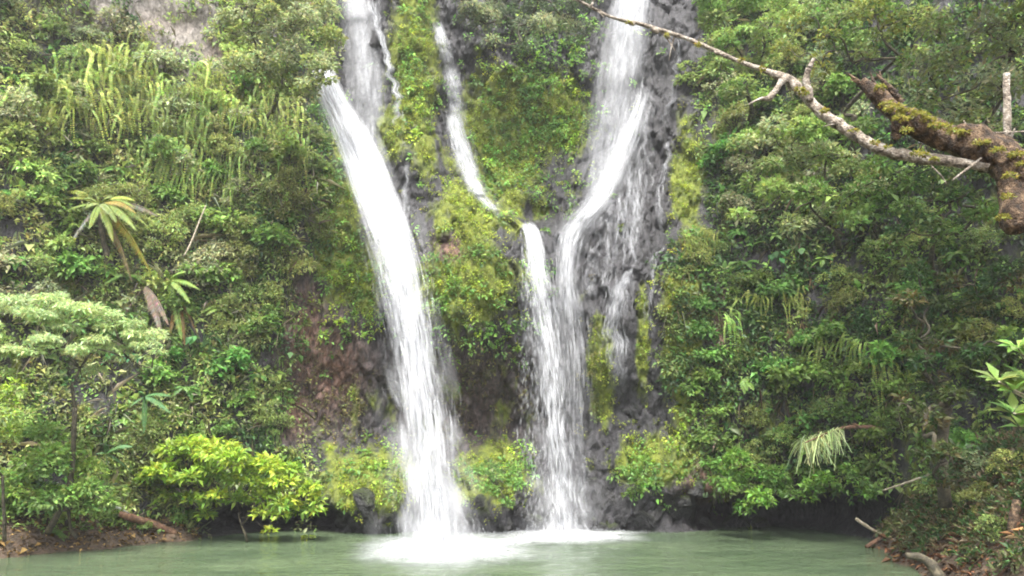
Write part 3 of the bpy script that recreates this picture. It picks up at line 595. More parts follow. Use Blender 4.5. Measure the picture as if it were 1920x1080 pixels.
foam('foam', 'white foam spreading where the broad waterfall strikes the pool', MAIN_FOOT + [0.3, -0.6, 0], 4.2, 6.4, 0.22, 2600, 0.5)
foam('foam', 'white foam where the slim waterfall strikes the pool', SIDE_FOOT + [0.1, -0.2, 0], 3.9, 3.8, 0.14, 1300, 0.3)

# ------------------------------------------------------------------ ground cover on the cliff (nobody could count it)
OLIVE, MID, GREY, DARK, LIME, YELL, LITE, BROWN = (0.13, 0.165, 0.045), (0.078, 0.145, 0.03), (0.165, 0.19, 0.095), (0.03, 0.07, 0.02), (0.19, 0.27, 0.03), (0.21, 0.23, 0.025), (0.15, 0.22, 0.055), (0.14, 0.10, 0.05)
PAL = [OLIVE, MID, GREY, DARK, LIME, YELL, LITE, BROWN]
vis = (PX > -60) & (PX < 1980) & (PY > -50) & (PY < 1010); VI = np.argwhere(vis)
def cover(name, label, n, dens, pal, rad, nl, L, W, simple=True, flat=0.5, mat=None, down=0.0):
    """clumps of leaves on the rock where dens(px, py) lets them grow; pal(px, py) gives palette weights"""
    buf = Buf(); got = 0
    I = VI[rng.integers(0, len(VI), n * 6)]; px, py = PX[I[:, 0], I[:, 1]], PY[I[:, 0], I[:, 1]]
    patch = 0.5 + 0.5 * fbm(px / 45, py / 45, 0.5, 3, hash_of(name))
    ok = rng.random(len(I)) < dens(px, py) * np.clip(patch * 1.7 - 0.15, 0.03, 1); I, px, py = I[ok][:n], px[ok][:n], py[ok][:n]
    P = np.stack([XX[I[:, 0], I[:, 1]], YY[I[:, 0], I[:, 1]], ZZ[I[:, 0], I[:, 1]]], -1); Nn = out_n(P)
    hue = fbm(px / 60, py / 60, 4.5, 3, 50) * 0.5 + 0.5 + rng.normal(0, 0.16, len(I))
    m = len(I); rr = rng.uniform(*rad, m); rep = np.repeat(np.arange(m), nl); k = len(rep)
    d = rdir(k); d = nrm(d + Nn[rep] * 0.7 + [0, 0, 0.25])
    Q = P[rep] + d * [1, flat, 1] * (rr[rep, None] * (0.45 + 0.55 * rng.random((k, 1)))) + Nn[rep] * 0.04
    D = nrm(d * (1 - 0.6 * down) + rng.normal(0, 0.5 * (1 - 0.6 * down), (k, 3)) + [0, 0, -0.25 - 1.6 * down]); N_ = nrm(Nn[rep] * (0.5 + down) + [0, 0, 0.8 - 0.6 * down] + rng.normal(0, 0.4, (k, 3)))
    col = (pal(px, py, hue) * np.exp(rng.normal(0, 0.28, (m, 1))))[rep] * np.exp(rng.normal(0, 0.22, (k, 1))) * np.exp(rng.normal(0, 0.1, (k, 3)))
    s = np.exp(rng.normal(0, 0.25, k))
    leaves(buf, Q, D, N_, L * s, W * s, np.clip(col, 0.004, 0.6), droop=0.25, simple=simple)
    return tag(buf.obj(name, mat or leafFix), label, 'undergrowth', kind='stuff')
def hash_of(t): return sum(ord(q) * (i + 1) for i, q in enumerate(t)) % 997
def grad(cols):
    c = np.array(cols, float); p = np.linspace(0.1, 0.9, len(c))
    return lambda px, py, h: np.stack([np.interp(h, p, c[:, q]) for q in range(3)], -1)
BARE = [(335, 75, 85, 90), (190, -5, 120, 42), (310, 10, 140, 60), (585, 650, 45, 90), (625, 700, 50, 80), (1350, 640, 12, 110)]
def d_left(px, py): return (px < 800) * (1 - rock_zone(px, py)) * (1 - 0.95 * bump_max(px, py, BARE)) * (1 - ell(px, py, 480, 975, 175, 42, 3))
def d_left2(px, py): return d_left(px, py) * (1 - ell(px, py, 330, 60, 125, 115, 3)) * (1 - ell(px, py, 190, -10, 150, 62, 3))
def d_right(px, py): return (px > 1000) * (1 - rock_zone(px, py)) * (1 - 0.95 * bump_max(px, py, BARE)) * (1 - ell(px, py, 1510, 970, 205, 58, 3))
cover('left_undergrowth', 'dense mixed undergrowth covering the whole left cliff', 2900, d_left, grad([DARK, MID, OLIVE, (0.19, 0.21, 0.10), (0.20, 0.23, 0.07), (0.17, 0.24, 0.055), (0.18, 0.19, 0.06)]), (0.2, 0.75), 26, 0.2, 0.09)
cover('right_undergrowth', 'dense shade-darkened undergrowth covering the right cliff', 2300, d_right, grad([DARK, DARK, (0.05, 0.09, 0.025), OLIVE, MID, LITE]), (0.25, 0.6), 24, 0.21, 0.10)  # greens painted darker to deepen the shade on this side
cover('broad_leaves', 'scattered bigger bright leaves among the left undergrowth', 130, d_left, grad([(0.08, 0.15, 0.04), (0.12, 0.19, 0.04), (0.15, 0.22, 0.05), (0.15, 0.2, 0.07)]), (0.2, 0.45), 9, 0.38, 0.22, simple=False)
cover('broad_leaves', 'scattered bigger leaves among the right undergrowth', 220, d_right, grad([DARK, (0.07, 0.15, 0.035), (0.11, 0.2, 0.045), LITE]), (0.2, 0.45), 9, 0.36, 0.2, simple=False)
cover('dead_stems', 'pale dead stems and twigs poking out of the left undergrowth', 260, d_left, grad([(0.13, 0.11, 0.08), (0.24, 0.21, 0.16), (0.3, 0.28, 0.22)]), (0.1, 0.4), 5, 0.95, 0.026, mat=dryM)
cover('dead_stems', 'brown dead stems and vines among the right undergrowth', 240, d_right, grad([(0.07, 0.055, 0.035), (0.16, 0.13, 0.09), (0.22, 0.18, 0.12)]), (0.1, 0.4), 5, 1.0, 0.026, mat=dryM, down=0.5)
def d_drape(px, py): return d_left(px, py) * np.maximum(bump_max(px, py, [(220, 180, 190, 90), (380, 270, 120, 130), (530, 260, 60, 130), (480, 400, 120, 130), (100, 250, 120, 120)]), 0.15)
cover('left_drapery', 'thin hanging blades and fern tips draping the left cliff', 1500, d_drape, grad([MID, OLIVE, (0.17, 0.22, 0.06), GREY, LITE]), (0.2, 0.5), 14, 0.42, 0.035, down=1.0)
def d_drape2(px, py): return d_right(px, py) * np.maximum(bump_max(px, py, [(1330, 470, 60, 70), (1500, 600, 160, 110), (1400, 750, 90, 60), (1700, 650, 80, 150)]), 0.1)
cover('right_drapery', 'thin dull hanging blades draping the right cliff', 800, d_drape2, grad([DARK, OLIVE, BROWN, (0.14, 0.15, 0.05)]), (0.2, 0.5), 14, 0.4, 0.03, down=1.0)
# mossy cushions and creepers on the rock
def d_moss(px, py): return np.maximum(rock_zone(px, py), ell(px, py, 620, 420, 50, 190, 2)) * np.clip(bump_max(px, py, MOSS) * 1.3 - 0.25, 0, 1) * (1 - 0.85 * bump_max(px, py, [(1045, 350, 45, 70), (770, 380, 35, 90), (1200, 150, 60, 150), (1170, 420, 70, 60), (690, 150, 50, 160)]))
cover('moss', 'yellow-green moss cushions on the rock between the falls', 6500, d_moss, grad([(0.09, 0.12, 0.02), (0.14, 0.19, 0.022), (0.21, 0.245, 0.025), (0.11, 0.18, 0.03)]), (0.1, 0.3), 18, 0.075, 0.05, flat=0.2)
def d_mid(px, py): return bump_max(px, py, [(625, 400, 45, 150), (1000, 190, 110, 150), (780, 150, 30, 120), (640, 520, 40, 60), (960, 320, 60, 60), (930, 560, 70, 80), (840, 550, 50, 60), (1040, 90, 60, 60), (900, 640, 80, 30), (690, 560, 40, 60), (650, 600, 40, 40), (930, 880, 60, 40), (690, 880, 60, 40), (1225, 890, 50, 40)])
cover('creeper', 'green leafy creepers on the mossy rock between the falls', 3000, d_mid, grad([MID, (0.085, 0.17, 0.04), (0.11, 0.20, 0.04), LIME]), (0.15, 0.4), 16, 0.17, 0.10)
def d_lime(px, py): return bump_max(px, py, [(1270, 560, 26, 110), (1290, 700, 36, 90), (1285, 790, 40, 50), (1320, 760, 55, 70), (1255, 480, 22, 40), (1215, 600, 8, 80)])
cover('creeper', 'yellow-green climbing creepers on the rock wall right of the trickles', 560, d_lime, grad([OLIVE, (0.15, 0.17, 0.02), YELL, LIME]), (0.15, 0.35), 14, 0.15, 0.10)
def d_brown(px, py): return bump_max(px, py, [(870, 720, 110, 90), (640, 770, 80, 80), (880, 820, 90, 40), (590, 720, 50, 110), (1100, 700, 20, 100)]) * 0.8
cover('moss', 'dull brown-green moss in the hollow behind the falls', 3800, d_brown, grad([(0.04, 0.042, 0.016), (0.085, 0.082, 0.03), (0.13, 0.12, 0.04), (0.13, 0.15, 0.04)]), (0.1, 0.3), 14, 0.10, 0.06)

# ------------------------------------------------------------------ plants of the cliff: one of each kind, then copies
def proto_shrub(kind, seed):
    f, s = Buf(), Buf()
    L, W, col, nb = {'broad': (0.24, 0.13, MID, 9), 'fine': (0.13, 0.06, OLIVE, 11), 'grey': (0.17, 0.075, GREY, 10), 'bright': (0.2, 0.11, LITE, 9)}[kind]
    r = np.random.default_rng(seed)
    for i in range(nb):
        c = np.array([r.normal(0, 0.42), r.normal(0, 0.38), 0.55 + r.normal(0, 0.26)]); R = r.uniform(0.26, 0.46)
        blob(f, c, (R, R, R * 0.75), int(70 if kind != 'fine' else 110), L, W, np.array(col) * r.uniform(0.8, 1.25), up=0.2)
        tube(s, [(0, 0, -0.25, 0.035), (c[0] * 0.4, c[1] * 0.4, c[2] * 0.5, 0.022), (*c, 0.008)], 5, 5, rough=0)
    return f, s
def proto_fern(seed, hang=False):
    f = Buf(); r = np.random.default_rng(seed)
    for i in range(11):
        a = r.random() * 6.28; e = r.uniform(0.3, 1.1)
        frond(f, (0, 0, 0), (math.cos(a), math.sin(a), e), r.uniform(0.8, 1.3), 0.2, r.uniform(0.5, 0.8), np.array((0.085, 0.16, 0.03)) * r.uniform(0.7, 1.3), 14)
    return f
def proto_hang(seed):
    """sword ferns whose long fronds hang straight down"""
    f = Buf(); r = np.random.default_rng(seed)
    for i in range(24):
        x = r.normal(0, 0.55); L = r.uniform(0.5, 1.0) * r.choice([1.0, 1.6, 2.1]); k = r.uniform(0.6, 1.35)
        n = 24; t = np.linspace(0, 1, n); o = np.array([x, 0.1, r.normal(0, 0.35)])
        outw = r.uniform(0.15, 0.6); sx = r.normal(0, 0.22)
        P = o + np.stack([sx * t + 0.06 * np.sin(t * 5 + i), -outw * np.sin(np.minimum(t * 3.2, 1.57)), 0.15 * np.sin(t * 3.1) - L * t ** 1.3], -1)
        T = nrm(np.gradient(P, axis=0)); yw = r.normal(0, 0.6); S = nrm(np.cross(T, [math.sin(yw), -math.cos(yw), 0.2])); N_ = np.cross(S, T)
        c = vary(np.array([(0.23, 0.30, 0.06), (0.18, 0.25, 0.06), (0.26, 0.31, 0.08)][i % 3]) * k, n, 0.15)
        for s in (-1, 1): leaves(f, P, S * s + T * 0.5, N_, (0.062 * np.sin(np.pi * np.clip(0.15 + 0.84 * t, 0, 1)) ** 0.5 + 0.008) * r.uniform(.7, 1.3), np.full(n, L / n * 1.1), c, fold=0.05, droop=0.2, simple=True)
    return f
def proto_taro(seed):
    f, s = Buf(), Buf(); r = np.random.default_rng(seed)
    for i in range(9):
        a = r.random() * 6.28; tip = np.array([math.cos(a) * r.uniform(.3, .7), math.sin(a) * r.uniform(.3, .7), r.uniform(.4, .9)])
        tube(s, [(0, 0, 0, 0.02), (*(tip * [0.4, 0.4, 0.7]), 0.016), (*tip, 0.01)], 5, 4, (0.06, 0.11, 0.03), rough=0)
        leaves(f, tip[None], nrm(np.array([[math.cos(a), math.sin(a), -0.7]])), np.array([[math.cos(a) * .4, math.sin(a) * .4, 1.0]]), 0.55, 0.42, vary((0.05, 0.13, 0.04), 1, .25), fold=0.12)
    return f, s
protos = {}
for kd in ('broad', 'fine', 'grey', 'bright'):
    protos[kd] = []
    for q in range(3):
        f, s = proto_shrub(kd, 100 + q + len(kd) * 7); protos[kd].append((f.mesh('foliage', glossM if kd == 'broad' else leafM), s.mesh('stem', barkDark)))
protos['fern'] = [(proto_fern(200 + q).mesh('fronds', leafM), None) for q in range(3)]
protos['hang'] = [(proto_hang(300 + q).mesh('fronds', leafM), None) for q in range(4)]
protos['taro'] = []
for q in range(2):
    f, s = proto_taro(400 + q); protos['taro'].append((f.mesh('leaves', glossM), s.mesh('stem', leafM)))
NAMES = {'broad': 'shrub', 'fine': 'shrub', 'grey': 'shrub', 'bright': 'shrub', 'fern': 'fern', 'hang': 'hanging_fern', 'taro': 'big_leaf_plant'}
def plant(kind, P, scale, label, group, zup=0.8, sub=None, squash=1.0):
    v = protos[kind]; fm, sm = v[rng.integers(len(v))] if sub is None else v[sub]
    r = empty(NAMES[kind], P); n = out_n(np.asarray(P, float)); n[2] = 0; n = nrm(n)
    if kind == 'hang':
        ang = math.atan2(n[1], n[0]) + math.pi / 2; r.rotation_euler = (rng.normal(0, .08), rng.normal(0, .12), ang + rng.normal(0, 0.5)); squash = rng.uniform(0.7, 1.25)
    else:
        up = Vector(n * (1 - zup) + np.array([0, 0, zup])).normalized(); r.rotation_mode = 'QUATERNION'
        r.rotation_quaternion = up.to_track_quat('Z', 'Y') @ Matrix.Rotation(rng.random() * 6.28, 3, 'Z').to_quaternion()
    r.scale = (scale, scale, scale * squash)
    for me in (fm, sm):
        if me is not None:
            c = bpy.data.objects.new(me.name.split('.')[0], me); C.objects.link(c); c.parent = r
    tag(r, label, NAMES[kind].replace('_', ' ').replace('hanging fern', 'fern').replace('big leaf plant', 'plant'), group)
    return r
LOOK = {'broad': 'dark green broad-leaved shrub', 'fine': 'olive small-leaved shrub', 'grey': 'grey-green shrub', 'bright': 'light green shrub', 'fern': 'green fern', 'taro': 'dark plant with big heart-shaped leaves'}
MARKS = [(200, 400, 'the tree fern'), (330, 85, 'the bare pale rock'), (205, 175, 'the lime fern curtain'), (600, 160, 'the top of the broad waterfall'), (580, 670, 'the red-brown rock patch'), (150, 620, 'the feathery tree'), (400, 880, 'the lime bush'),
         (650, 420, 'the broad waterfall'), (330, 550, 'the drooping dry fronds'), (1290, 150, 'the tall hazy waterfall'), (1470, 150, 'the bend of the bare branch'), (1680, 220, 'the broken mossy bough'), (1500, 330, 'the leafy pale tree'),
         (1330, 400, 'the short trickle in the shrubs'), (1540, 850, 'the drooping needle-leaved bough'), (1500, 975, 'the dark overhang'), (1740, 620, 'the mossy dark tree'), (1280, 640, 'the yellow-green creepers'), (1420, 900, 'the fresh green bush'),
         (1880, 720, 'the near bright leaf sprigs'), (1820, 960, 'the brown debris on the bank'), (680, 930, 'the mossy rocks'), (1120, 930, 'the wet rock columns'), (920, 930, 'the mossy shrub between the falls'), (60, 20, 'the upper left corner'), (1040, 990, 'the slim waterfall foot')]
USED = {}
def place_words(px, py, rank=0):
    """how one would point at this spot: direction from a landmark near it"""
    i = sorted(range(len(MARKS)), key=lambda k: (MARKS[k][0] - px) ** 2 + (MARKS[k][1] - py) ** 2)[rank]; mx, my, nm = MARKS[i]
    dx, dy = px - mx, py - my; r = math.hypot(dx, dy)
    if r < 22: return 'right at ' + nm
    v = 'above' if dy < 0 else 'below'; h = 'left of' if dx < 0 else 'right of'
    if abs(dy) > 2.4 * abs(dx): w = v
    elif abs(dx) > 2.4 * abs(dy): w = h
    else: w = v + ' and ' + h
    return ('close ' if r < 55 else 'well ' if r > 125 else '') + w + ' ' + nm
def single(look, px, py, group, size=None):
    """a label of its own wherever the place allows one; look-alikes share one and the group"""
    for rank in (0, 1, 2):
        for big in ('', 'large ' if (size or 0) > 0 else 'small '):
            lab = big + look + ' ' + place_words(px, py, rank)
            if len(lab.split()) > 16: lab = lab.replace(' with big heart-shaped leaves', '').replace(' and ', '-')
            if lab not in USED: USED[lab] = 1; return lab
    return lab
def scatter(n, dens, kinds, where, smin, smax, gap, off=0.1):
    I = VI[rng.integers(0, len(VI), n * 60)]; px, py = PX[I[:, 0], I[:, 1]], PY[I[:, 0], I[:, 1]]
    ok = rng.random(len(I)) < dens(px, py); I, px, py = I[ok], px[ok], py[ok]; keep = []
    for i in range(len(I)):
        if all((px[i] - px[j]) ** 2 + (py[i] - py[j]) ** 2 > gap * gap for j in keep): keep.append(i)
        if len(keep) >= n: break
    ks, ps = list(kinds), np.array(list(kinds.values()), float); ps /= ps.sum()
    for i in keep:
        k = ks[rng.choice(len(ks), p=ps)]; P = np.array([XX[I[i, 0], I[i, 1]], YY[I[i, 0], I[i, 1]], ZZ[I[i, 0], I[i, 1]]]); sc_ = rng.uniform(smin, smax)
        plant(k, P + out_n(P) * off, sc_, single(LOOK[k], px[i], py[i], None, sc_ - (smin + smax) / 2), LOOK[k] + 's on the ' + ('left' if px[i] < 800 else 'right') + ' cliff')
def box(x0, x1, y0, y1, base): return lambda px, py: ((px > x0) & (px < x1) & (py > y0) & (py < y1)) * base(px, py)
scatter(34, box(-20, 480, -20, 260, d_left2), {'fine': 4, 'grey': 3, 'bright': 2, 'fern': 1}, 'on the upper left cliff', 0.8, 1.3, 48)
scatter(30, box(400, 640, 240, 620, d_left), {'fine': 5, 'grey': 2, 'broad': 2}, 'on the left cliff beside the broad waterfall', 0.7, 1.15, 42)
scatter(46, box(-20, 420, 260, 640, d_left), {'fine': 3, 'grey': 2, 'broad': 3, 'bright': 2, 'fern': 3}, 'halfway up the left cliff', 0.7, 1.2, 42)
scatter(34, box(200, 600, 620, 850, d_left), {'fine': 3, 'broad': 3, 'fern': 3, 'taro': 2}, 'low on the left cliff behind the lime bush', 0.6, 1.05, 42)
scatter(36, box(1290, 1640, -20, 440, d_right), {'fine': 3, 'grey': 3, 'broad': 3, 'bright': 2}, 'on the upper right cliff', 0.8, 1.3, 46)
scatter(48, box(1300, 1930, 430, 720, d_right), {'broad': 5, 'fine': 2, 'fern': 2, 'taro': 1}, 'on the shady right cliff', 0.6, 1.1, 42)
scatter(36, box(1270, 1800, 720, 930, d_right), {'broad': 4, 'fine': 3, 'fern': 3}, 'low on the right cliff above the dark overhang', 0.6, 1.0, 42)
def one(kind, px, py, s, lab, grp=None, off=0.3, sub=None, zup=0.8, squash=1.0):
    P = hit(np.array(float(px)), np.array(float(py))); return plant(kind, P + out_n(P) * off, s, lab, grp, sub=sub, zup=zup, squash=squash)
for px, py, s in ((170, 150, 1.2), (215, 120, 1.3), (250, 105, 1.3), (150, 200, 1.0), (205, 185, 1.15), (260, 150, 1.2), (120, 170, .9), (235, 235, .9), (185, 110, 1.1), (290, 165, 1.0), (100, 215, .9), (140, 130, 1.0), (275, 205, 1.0), (230, 160, 1.2), (60, 190, .9)):
    one('hang', px, py, s, single('lime hanging sword fern', px, py, None, s - 1.0), 'ferns in the curtain left of the bare rock', 0.55)
for px, py, s in ((335, 175, 1.1), (370, 145, 1.2), (400, 140, 1.1), (350, 235, 1.1), (390, 215, 1.1), (330, 290, 1.0), (365, 290, 1.1), (300, 240, 1.0), (270, 290, .9), (420, 200, .9), (345, 330, .8), (410, 260, 1.0), (440, 300, .9), (390, 330, .9), (300, 320, .9), (455, 215, .9), (430, 360, .8), (370, 190, 1.2)):
    one('hang', px, py, s, single('pale hanging sword fern', px, py, None, s - 1.0), 'ferns hanging below the bare rock', 0.5)
for px, py, s in ((505, 170, 1.0), (530, 200, 1.1), (545, 260, 1.0), (515, 250, .9), (560, 300, .8), (470, 230, .8)):
    one('hang', px, py, s, single('green hanging sword fern', px, py, None, s - 1.0), 'ferns hanging by the broad waterfall', 0.5)
for px, py, s in ((1370, 600, .8), (1420, 560, .8), (1545, 640, .8), (1500, 560, .8), (1610, 640, .8), (1680, 690, .9), (1300, 455, .7), (1330, 440, .7)):
    one('hang', px, py, s, single('dull hanging fern', px, py, None, s - 1.0), 'ferns hanging on the right cliff', 0.5)

# ------------------------------------------------------------------ trees and larger bushes
def lump_tree(name, label, cat, root, lumps, Y, L, W, cols, dens=95, trunk_r=0.14, bark=barkDark, mat=None, flat=0.75, up=0.2, group=None, limbs=True, droop=0.2, crownname='crown', low=-0.45, jit=0.5, fork=0.45, sub=1.0):
    """lumps: rows px py radius_px; the crown is leaves on those lumps, limbs reach from the root to each"""
    o = tag(empty(name, root), label, cat, group); f, s = Buf(), Buf(); root = np.asarray(root, float)
    cs = []
    for i, l in enumerate(lumps):
        px, py, r = l[:3]; y = Y + rng.normal(0, jit) + (l[3] if len(l) > 3 else 0); c = at(px, py, y); R = r * y / FPX; cs.append(c)
        m = max(3, int(sub * R / 0.4))
        for q in range(m):
            d = rdir(1)[0] * R * (0.55 if sub == 1 else 0.85) * [1, 0.8, flat]; rr = R * rng.uniform(0.42, 0.68) / sub ** 0.4
            blob(f, c + d, (rr, rr, rr * flat), max(12, int(dens * (rr / 0.4) ** 2 * (0.2 / L) ** 1.2)), L, W, np.array(cols[rng.integers(len(cols))]) * rng.uniform(0.85, 1.15), up=up, droop=droop, low=low)
    cs = np.array(cs); top = cs.mean(0); fk = root * (1 - fork) + top * fork + [0, 0, 0]
    tube(s, [(*root, trunk_r), (*(root * 0.6 + fk * 0.4 + rng.normal(0, .15, 3)), trunk_r * 0.85), (*fk, trunk_r * 0.7)], 10, 8, rough=0.15)
    tr = s.obj('trunk', bark, o)
    s = Buf()
    done = [(fk, trunk_r * 0.62)]
    for c in cs[np.argsort(np.linalg.norm(cs - fk, axis=1))]:
        j = min(range(len(done)), key=lambda k: np.linalg.norm(done[k][0] - c) + 0.35 * np.linalg.norm(done[k][0] - fk)); p, r0 = done[j]; r1 = r0 * 0.72; L_ = np.linalg.norm(c - p)
        m1, m2 = p * .66 + c * .34 + rng.normal(0, 0.1 * L_, 3), p * .33 + c * .67 + rng.normal(0, 0.1 * L_, 3)
        tube(s, [(*p, r0 * .9), (*m1, r0 * .8), (*m2, (r0 + r1) / 2 * .85), (*c, r1 * .7)], 12, 6, rough=0.2); done.append((c, max(r1, 0.012)))
        for q in range(3):
            e = c + rdir(1)[0] * [.7, .7, .4]; tube(s, [(*c, r1 * .45), (*(c * .5 + e * .5 + rng.normal(0, .08, 3)), r1 * .3), (*e, 0.006)], 6, 5, rough=0.1)
    s.obj('limbs', bark, o); f.obj(crownname, mat or leafFix, o); finish(o, root)
    return o
def rock_root(px, py, sink=0.2):
    P = hit(np.array(float(px)), np.array(float(py))); return P - out_n(P) * sink
G1, G2, G3 = (0.20, 0.235, 0.11), (0.14, 0.185, 0.06), (0.08, 0.13, 0.035)
lump_tree('tree', 'pale green tree overhanging the top of the broad waterfall', 'tree', rock_root(500, 220), [(470, 60, 45), (520, 40, 50), (570, 50, 50), (610, 70, 36), (540, 110, 50), (590, 120, 38), (490, 120, 45), (450, 130, 40), (530, 165, 38), (575, 165, 26), (606, 132, 24, -.3), (588, 142, 26, -.3), (622, 118, 20), (600, 152, 20, -.4), (616, 150, 15, -.4), (590, 170, 20, -.3), (440, 20, 45), (560, 0, 50), (500, 0, 50), (600, 20, 40)], 33.8, 0.19, 0.09, [G1, GREY, OLIVE, (0.16, 0.19, 0.06)])
lump_tree('tree', 'dark grey-green tree hanging over the rock at the top between the falls', 'tree', rock_root(960, 60), [(870, 25, 42), (910, 45, 40), (950, 30, 45), (1000, 45, 40), (1050, 30, 42), (1085, 55, 30), (930, 0, 50), (1010, 0, 50), (880, -20, 50), (1080, 0, 35), (980, 80, 32), (925, 85, 26)], 38.3, 0.17, 0.07, [(0.07, 0.09, 0.05), (0.05, 0.075, 0.035), GREY])
lump_tree('tree', 'light green tree on the right cliff edge beside the tall hazy waterfall', 'tree', rock_root(1400, 230), [(1350, 30, 40), (1390, 10, 50), (1430, 60, 50), (1370, 80, 42), (1460, 20, 45), (1420, 120, 40), (1350, 130, 30), (1330, 0, 36), (1390, 170, 40)], 33.5, 0.18, 0.09, [LITE, MID, G2])
lump_tree('tree', 'olive tree with dark forking limbs behind the bare branch', 'tree', rock_root(1600, 330), [(1510, 30, 50), (1560, 70, 45), (1600, 20, 55), (1650, 60, 50), (1540, 120, 35), (1700, 20, 55), (1480, 90, 40), (1620, 110, 35), (1690, 110, 40), (1560, 0, 50), (1650, -10, 50)], 30.5, 0.18, 0.085, [OLIVE, G2, MID, (0.13, 0.15, 0.03)], dens=62, trunk_r=0.18)
lump_tree('tree', 'silvery grey-green tree high on the right behind the broken mossy bough', 'tree', rock_root(1830, 330), [(1740, 130, 45), (1790, 110, 50), (1840, 140, 50), (1760, 190, 45), (1820, 210, 45), (1880, 170, 50), (1900, 100, 50), (1720, 170, 36), (1780, 250, 38), (1850, 60, 50), (1910, 40, 45), (1760, 50, 50), (1890, 250, 45)], 25.5, 0.22, 0.085, [GREY, (0.21, 0.23, 0.13), G2, OLIVE], dens=70)
lump_tree('tree', 'leafy pale green tree spreading below the bare branch', 'tree', rock_root(1570, 470), [(1400, 270, 36), (1450, 250, 42), (1500, 240, 45), (1430, 310, 42), (1490, 300, 46), (1550, 290, 45), (1600, 310, 40), (1470, 360, 45), (1530, 360, 46), (1590, 370, 42), (1410, 350, 34), (1550, 420, 42), (1490, 415, 40), (1640, 340, 36), (1390, 400, 30)], 29.5, 0.19, 0.09, [G1, LITE, G2, MID])
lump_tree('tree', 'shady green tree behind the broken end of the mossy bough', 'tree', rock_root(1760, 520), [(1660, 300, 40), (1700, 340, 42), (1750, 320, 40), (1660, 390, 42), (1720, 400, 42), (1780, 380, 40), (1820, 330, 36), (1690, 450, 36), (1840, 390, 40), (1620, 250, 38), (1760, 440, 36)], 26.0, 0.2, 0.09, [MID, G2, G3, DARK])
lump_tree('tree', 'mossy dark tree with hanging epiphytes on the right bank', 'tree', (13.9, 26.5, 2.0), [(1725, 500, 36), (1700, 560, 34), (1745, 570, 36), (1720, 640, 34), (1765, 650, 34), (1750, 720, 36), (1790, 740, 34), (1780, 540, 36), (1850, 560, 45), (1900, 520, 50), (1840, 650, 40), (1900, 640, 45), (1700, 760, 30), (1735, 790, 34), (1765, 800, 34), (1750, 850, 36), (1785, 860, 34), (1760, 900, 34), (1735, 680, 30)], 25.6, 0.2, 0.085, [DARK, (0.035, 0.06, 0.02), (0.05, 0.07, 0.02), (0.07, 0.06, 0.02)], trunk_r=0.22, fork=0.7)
# left foreground of the cliff foot
lump_tree('feathery_tree', 'pale feathery flat-topped tree leaning over the left bank', 'tree', ground := (-17.2, 30.8, 0.7), [(30, 585, 62), (90, 590, 62), (150, 600, 58), (210, 600, 52), (255, 625, 44), (285, 655, 32), (300, 640, 20), (225, 640, 46), (120, 650, 55), (185, 655, 48), (240, 670, 34), (60, 650, 50), (20, 650, 45), (150, 690, 36), (285, 690, 18), (95, 560, 30)], 29.0, 0.15, 0.05, [(0.25, 0.32, 0.15), (0.22, 0.29, 0.12), (0.28, 0.34, 0.15)], dens=150, flat=0.45, sub=2.2, trunk_r=0.12, up=0.05, droop=0.25, low=-0.2, bark=barkDark, fork=0.65)
lump_tree('tree', 'bright pale sapling cut off by the left edge above the bank', 'tree', (-17.9, 29.4, 0.6), [(-10, 700, 30), (15, 730, 30), (-5, 760, 36), (25, 790, 36), (-20, 640, 50), (-10, 820, 40)], 28.0, 0.16, 0.07, [LITE, (0.17, 0.24, 0.08), LIME], trunk_r=0.07)
lump_tree('bush', 'leafy mid green bush on the left bank above the bare soil', 'bush', (-16.4, 31.4, 0.5), [(40, 880, 50), (90, 870, 50), (140, 890, 48), (185, 915, 42), (60, 930, 48), (120, 940, 45), (170, 945, 36), (210, 930, 26), (10, 920, 45), (95, 820, 42), (40, 820, 40), (140, 840, 34)], 30.6, 0.2, 0.1, [(0.11, 0.19, 0.05), LITE, (0.12, 0.20, 0.04), (0.17, 0.25, 0.05)], trunk_r=0.08)
lump_tree('lime_bush', 'bright lime green bush leaning out over the pool edge', 'bush', tuple(on_water(463, 1016)), [(285, 885, 34), (325, 860, 38), (365, 845, 38), (405, 850, 40), (450, 858, 40), (495, 875, 40), (535, 895, 38), (570, 915, 32), (588, 940, 18), (345, 900, 30), (400, 890, 34), (455, 905, 36), (505, 925, 36), (550, 945, 26), (400, 935, 26), (440, 935, 30), (280, 905, 24), (560, 960, 24), (520, 955, 28), (310, 895, 30), (300, 930, 26), (345, 940, 26), (480, 958, 26), (592, 955, 18), (385, 960, 22), (250, 895, 18)], 34.2, 0.27, 0.12, [(0.19, 0.27, 0.03), (0.23, 0.30, 0.035), (0.16, 0.24, 0.03), (0.12, 0.20, 0.03)], dens=115, flat=0.6, trunk_r=0.06, up=0.3, low=-0.25, fork=0.3)
lump_tree('bush', 'fresh green bush overhanging the dark cave at the right waterline', 'bush', rock_root(1420, 930), [(1345, 880, 32), (1380, 855, 34), (1390, 905, 34), (1425, 880, 36), (1430, 930, 32), (1470, 905, 34), (1500, 935, 28), (1400, 950, 20), (1350, 910, 24), (1525, 920, 26), (1560, 900, 26), (1600, 890, 28), (1630, 920, 24)], 34.6, 0.21, 0.11, [(0.085, 0.17, 0.03), (0.10, 0.19, 0.03), MID], trunk_r=0.06)
lump_tree('bush', 'small green shrub beside the wet rock columns near the slim waterfall', 'bush', rock_root(1200, 900), [(1175, 880, 16), (1195, 895, 20), (1185, 925, 18), (1210, 870, 16)], 36.3, 0.17, 0.09, [(0.08, 0.15, 0.03), (0.10, 0.17, 0.03)], trunk_r=0.04)
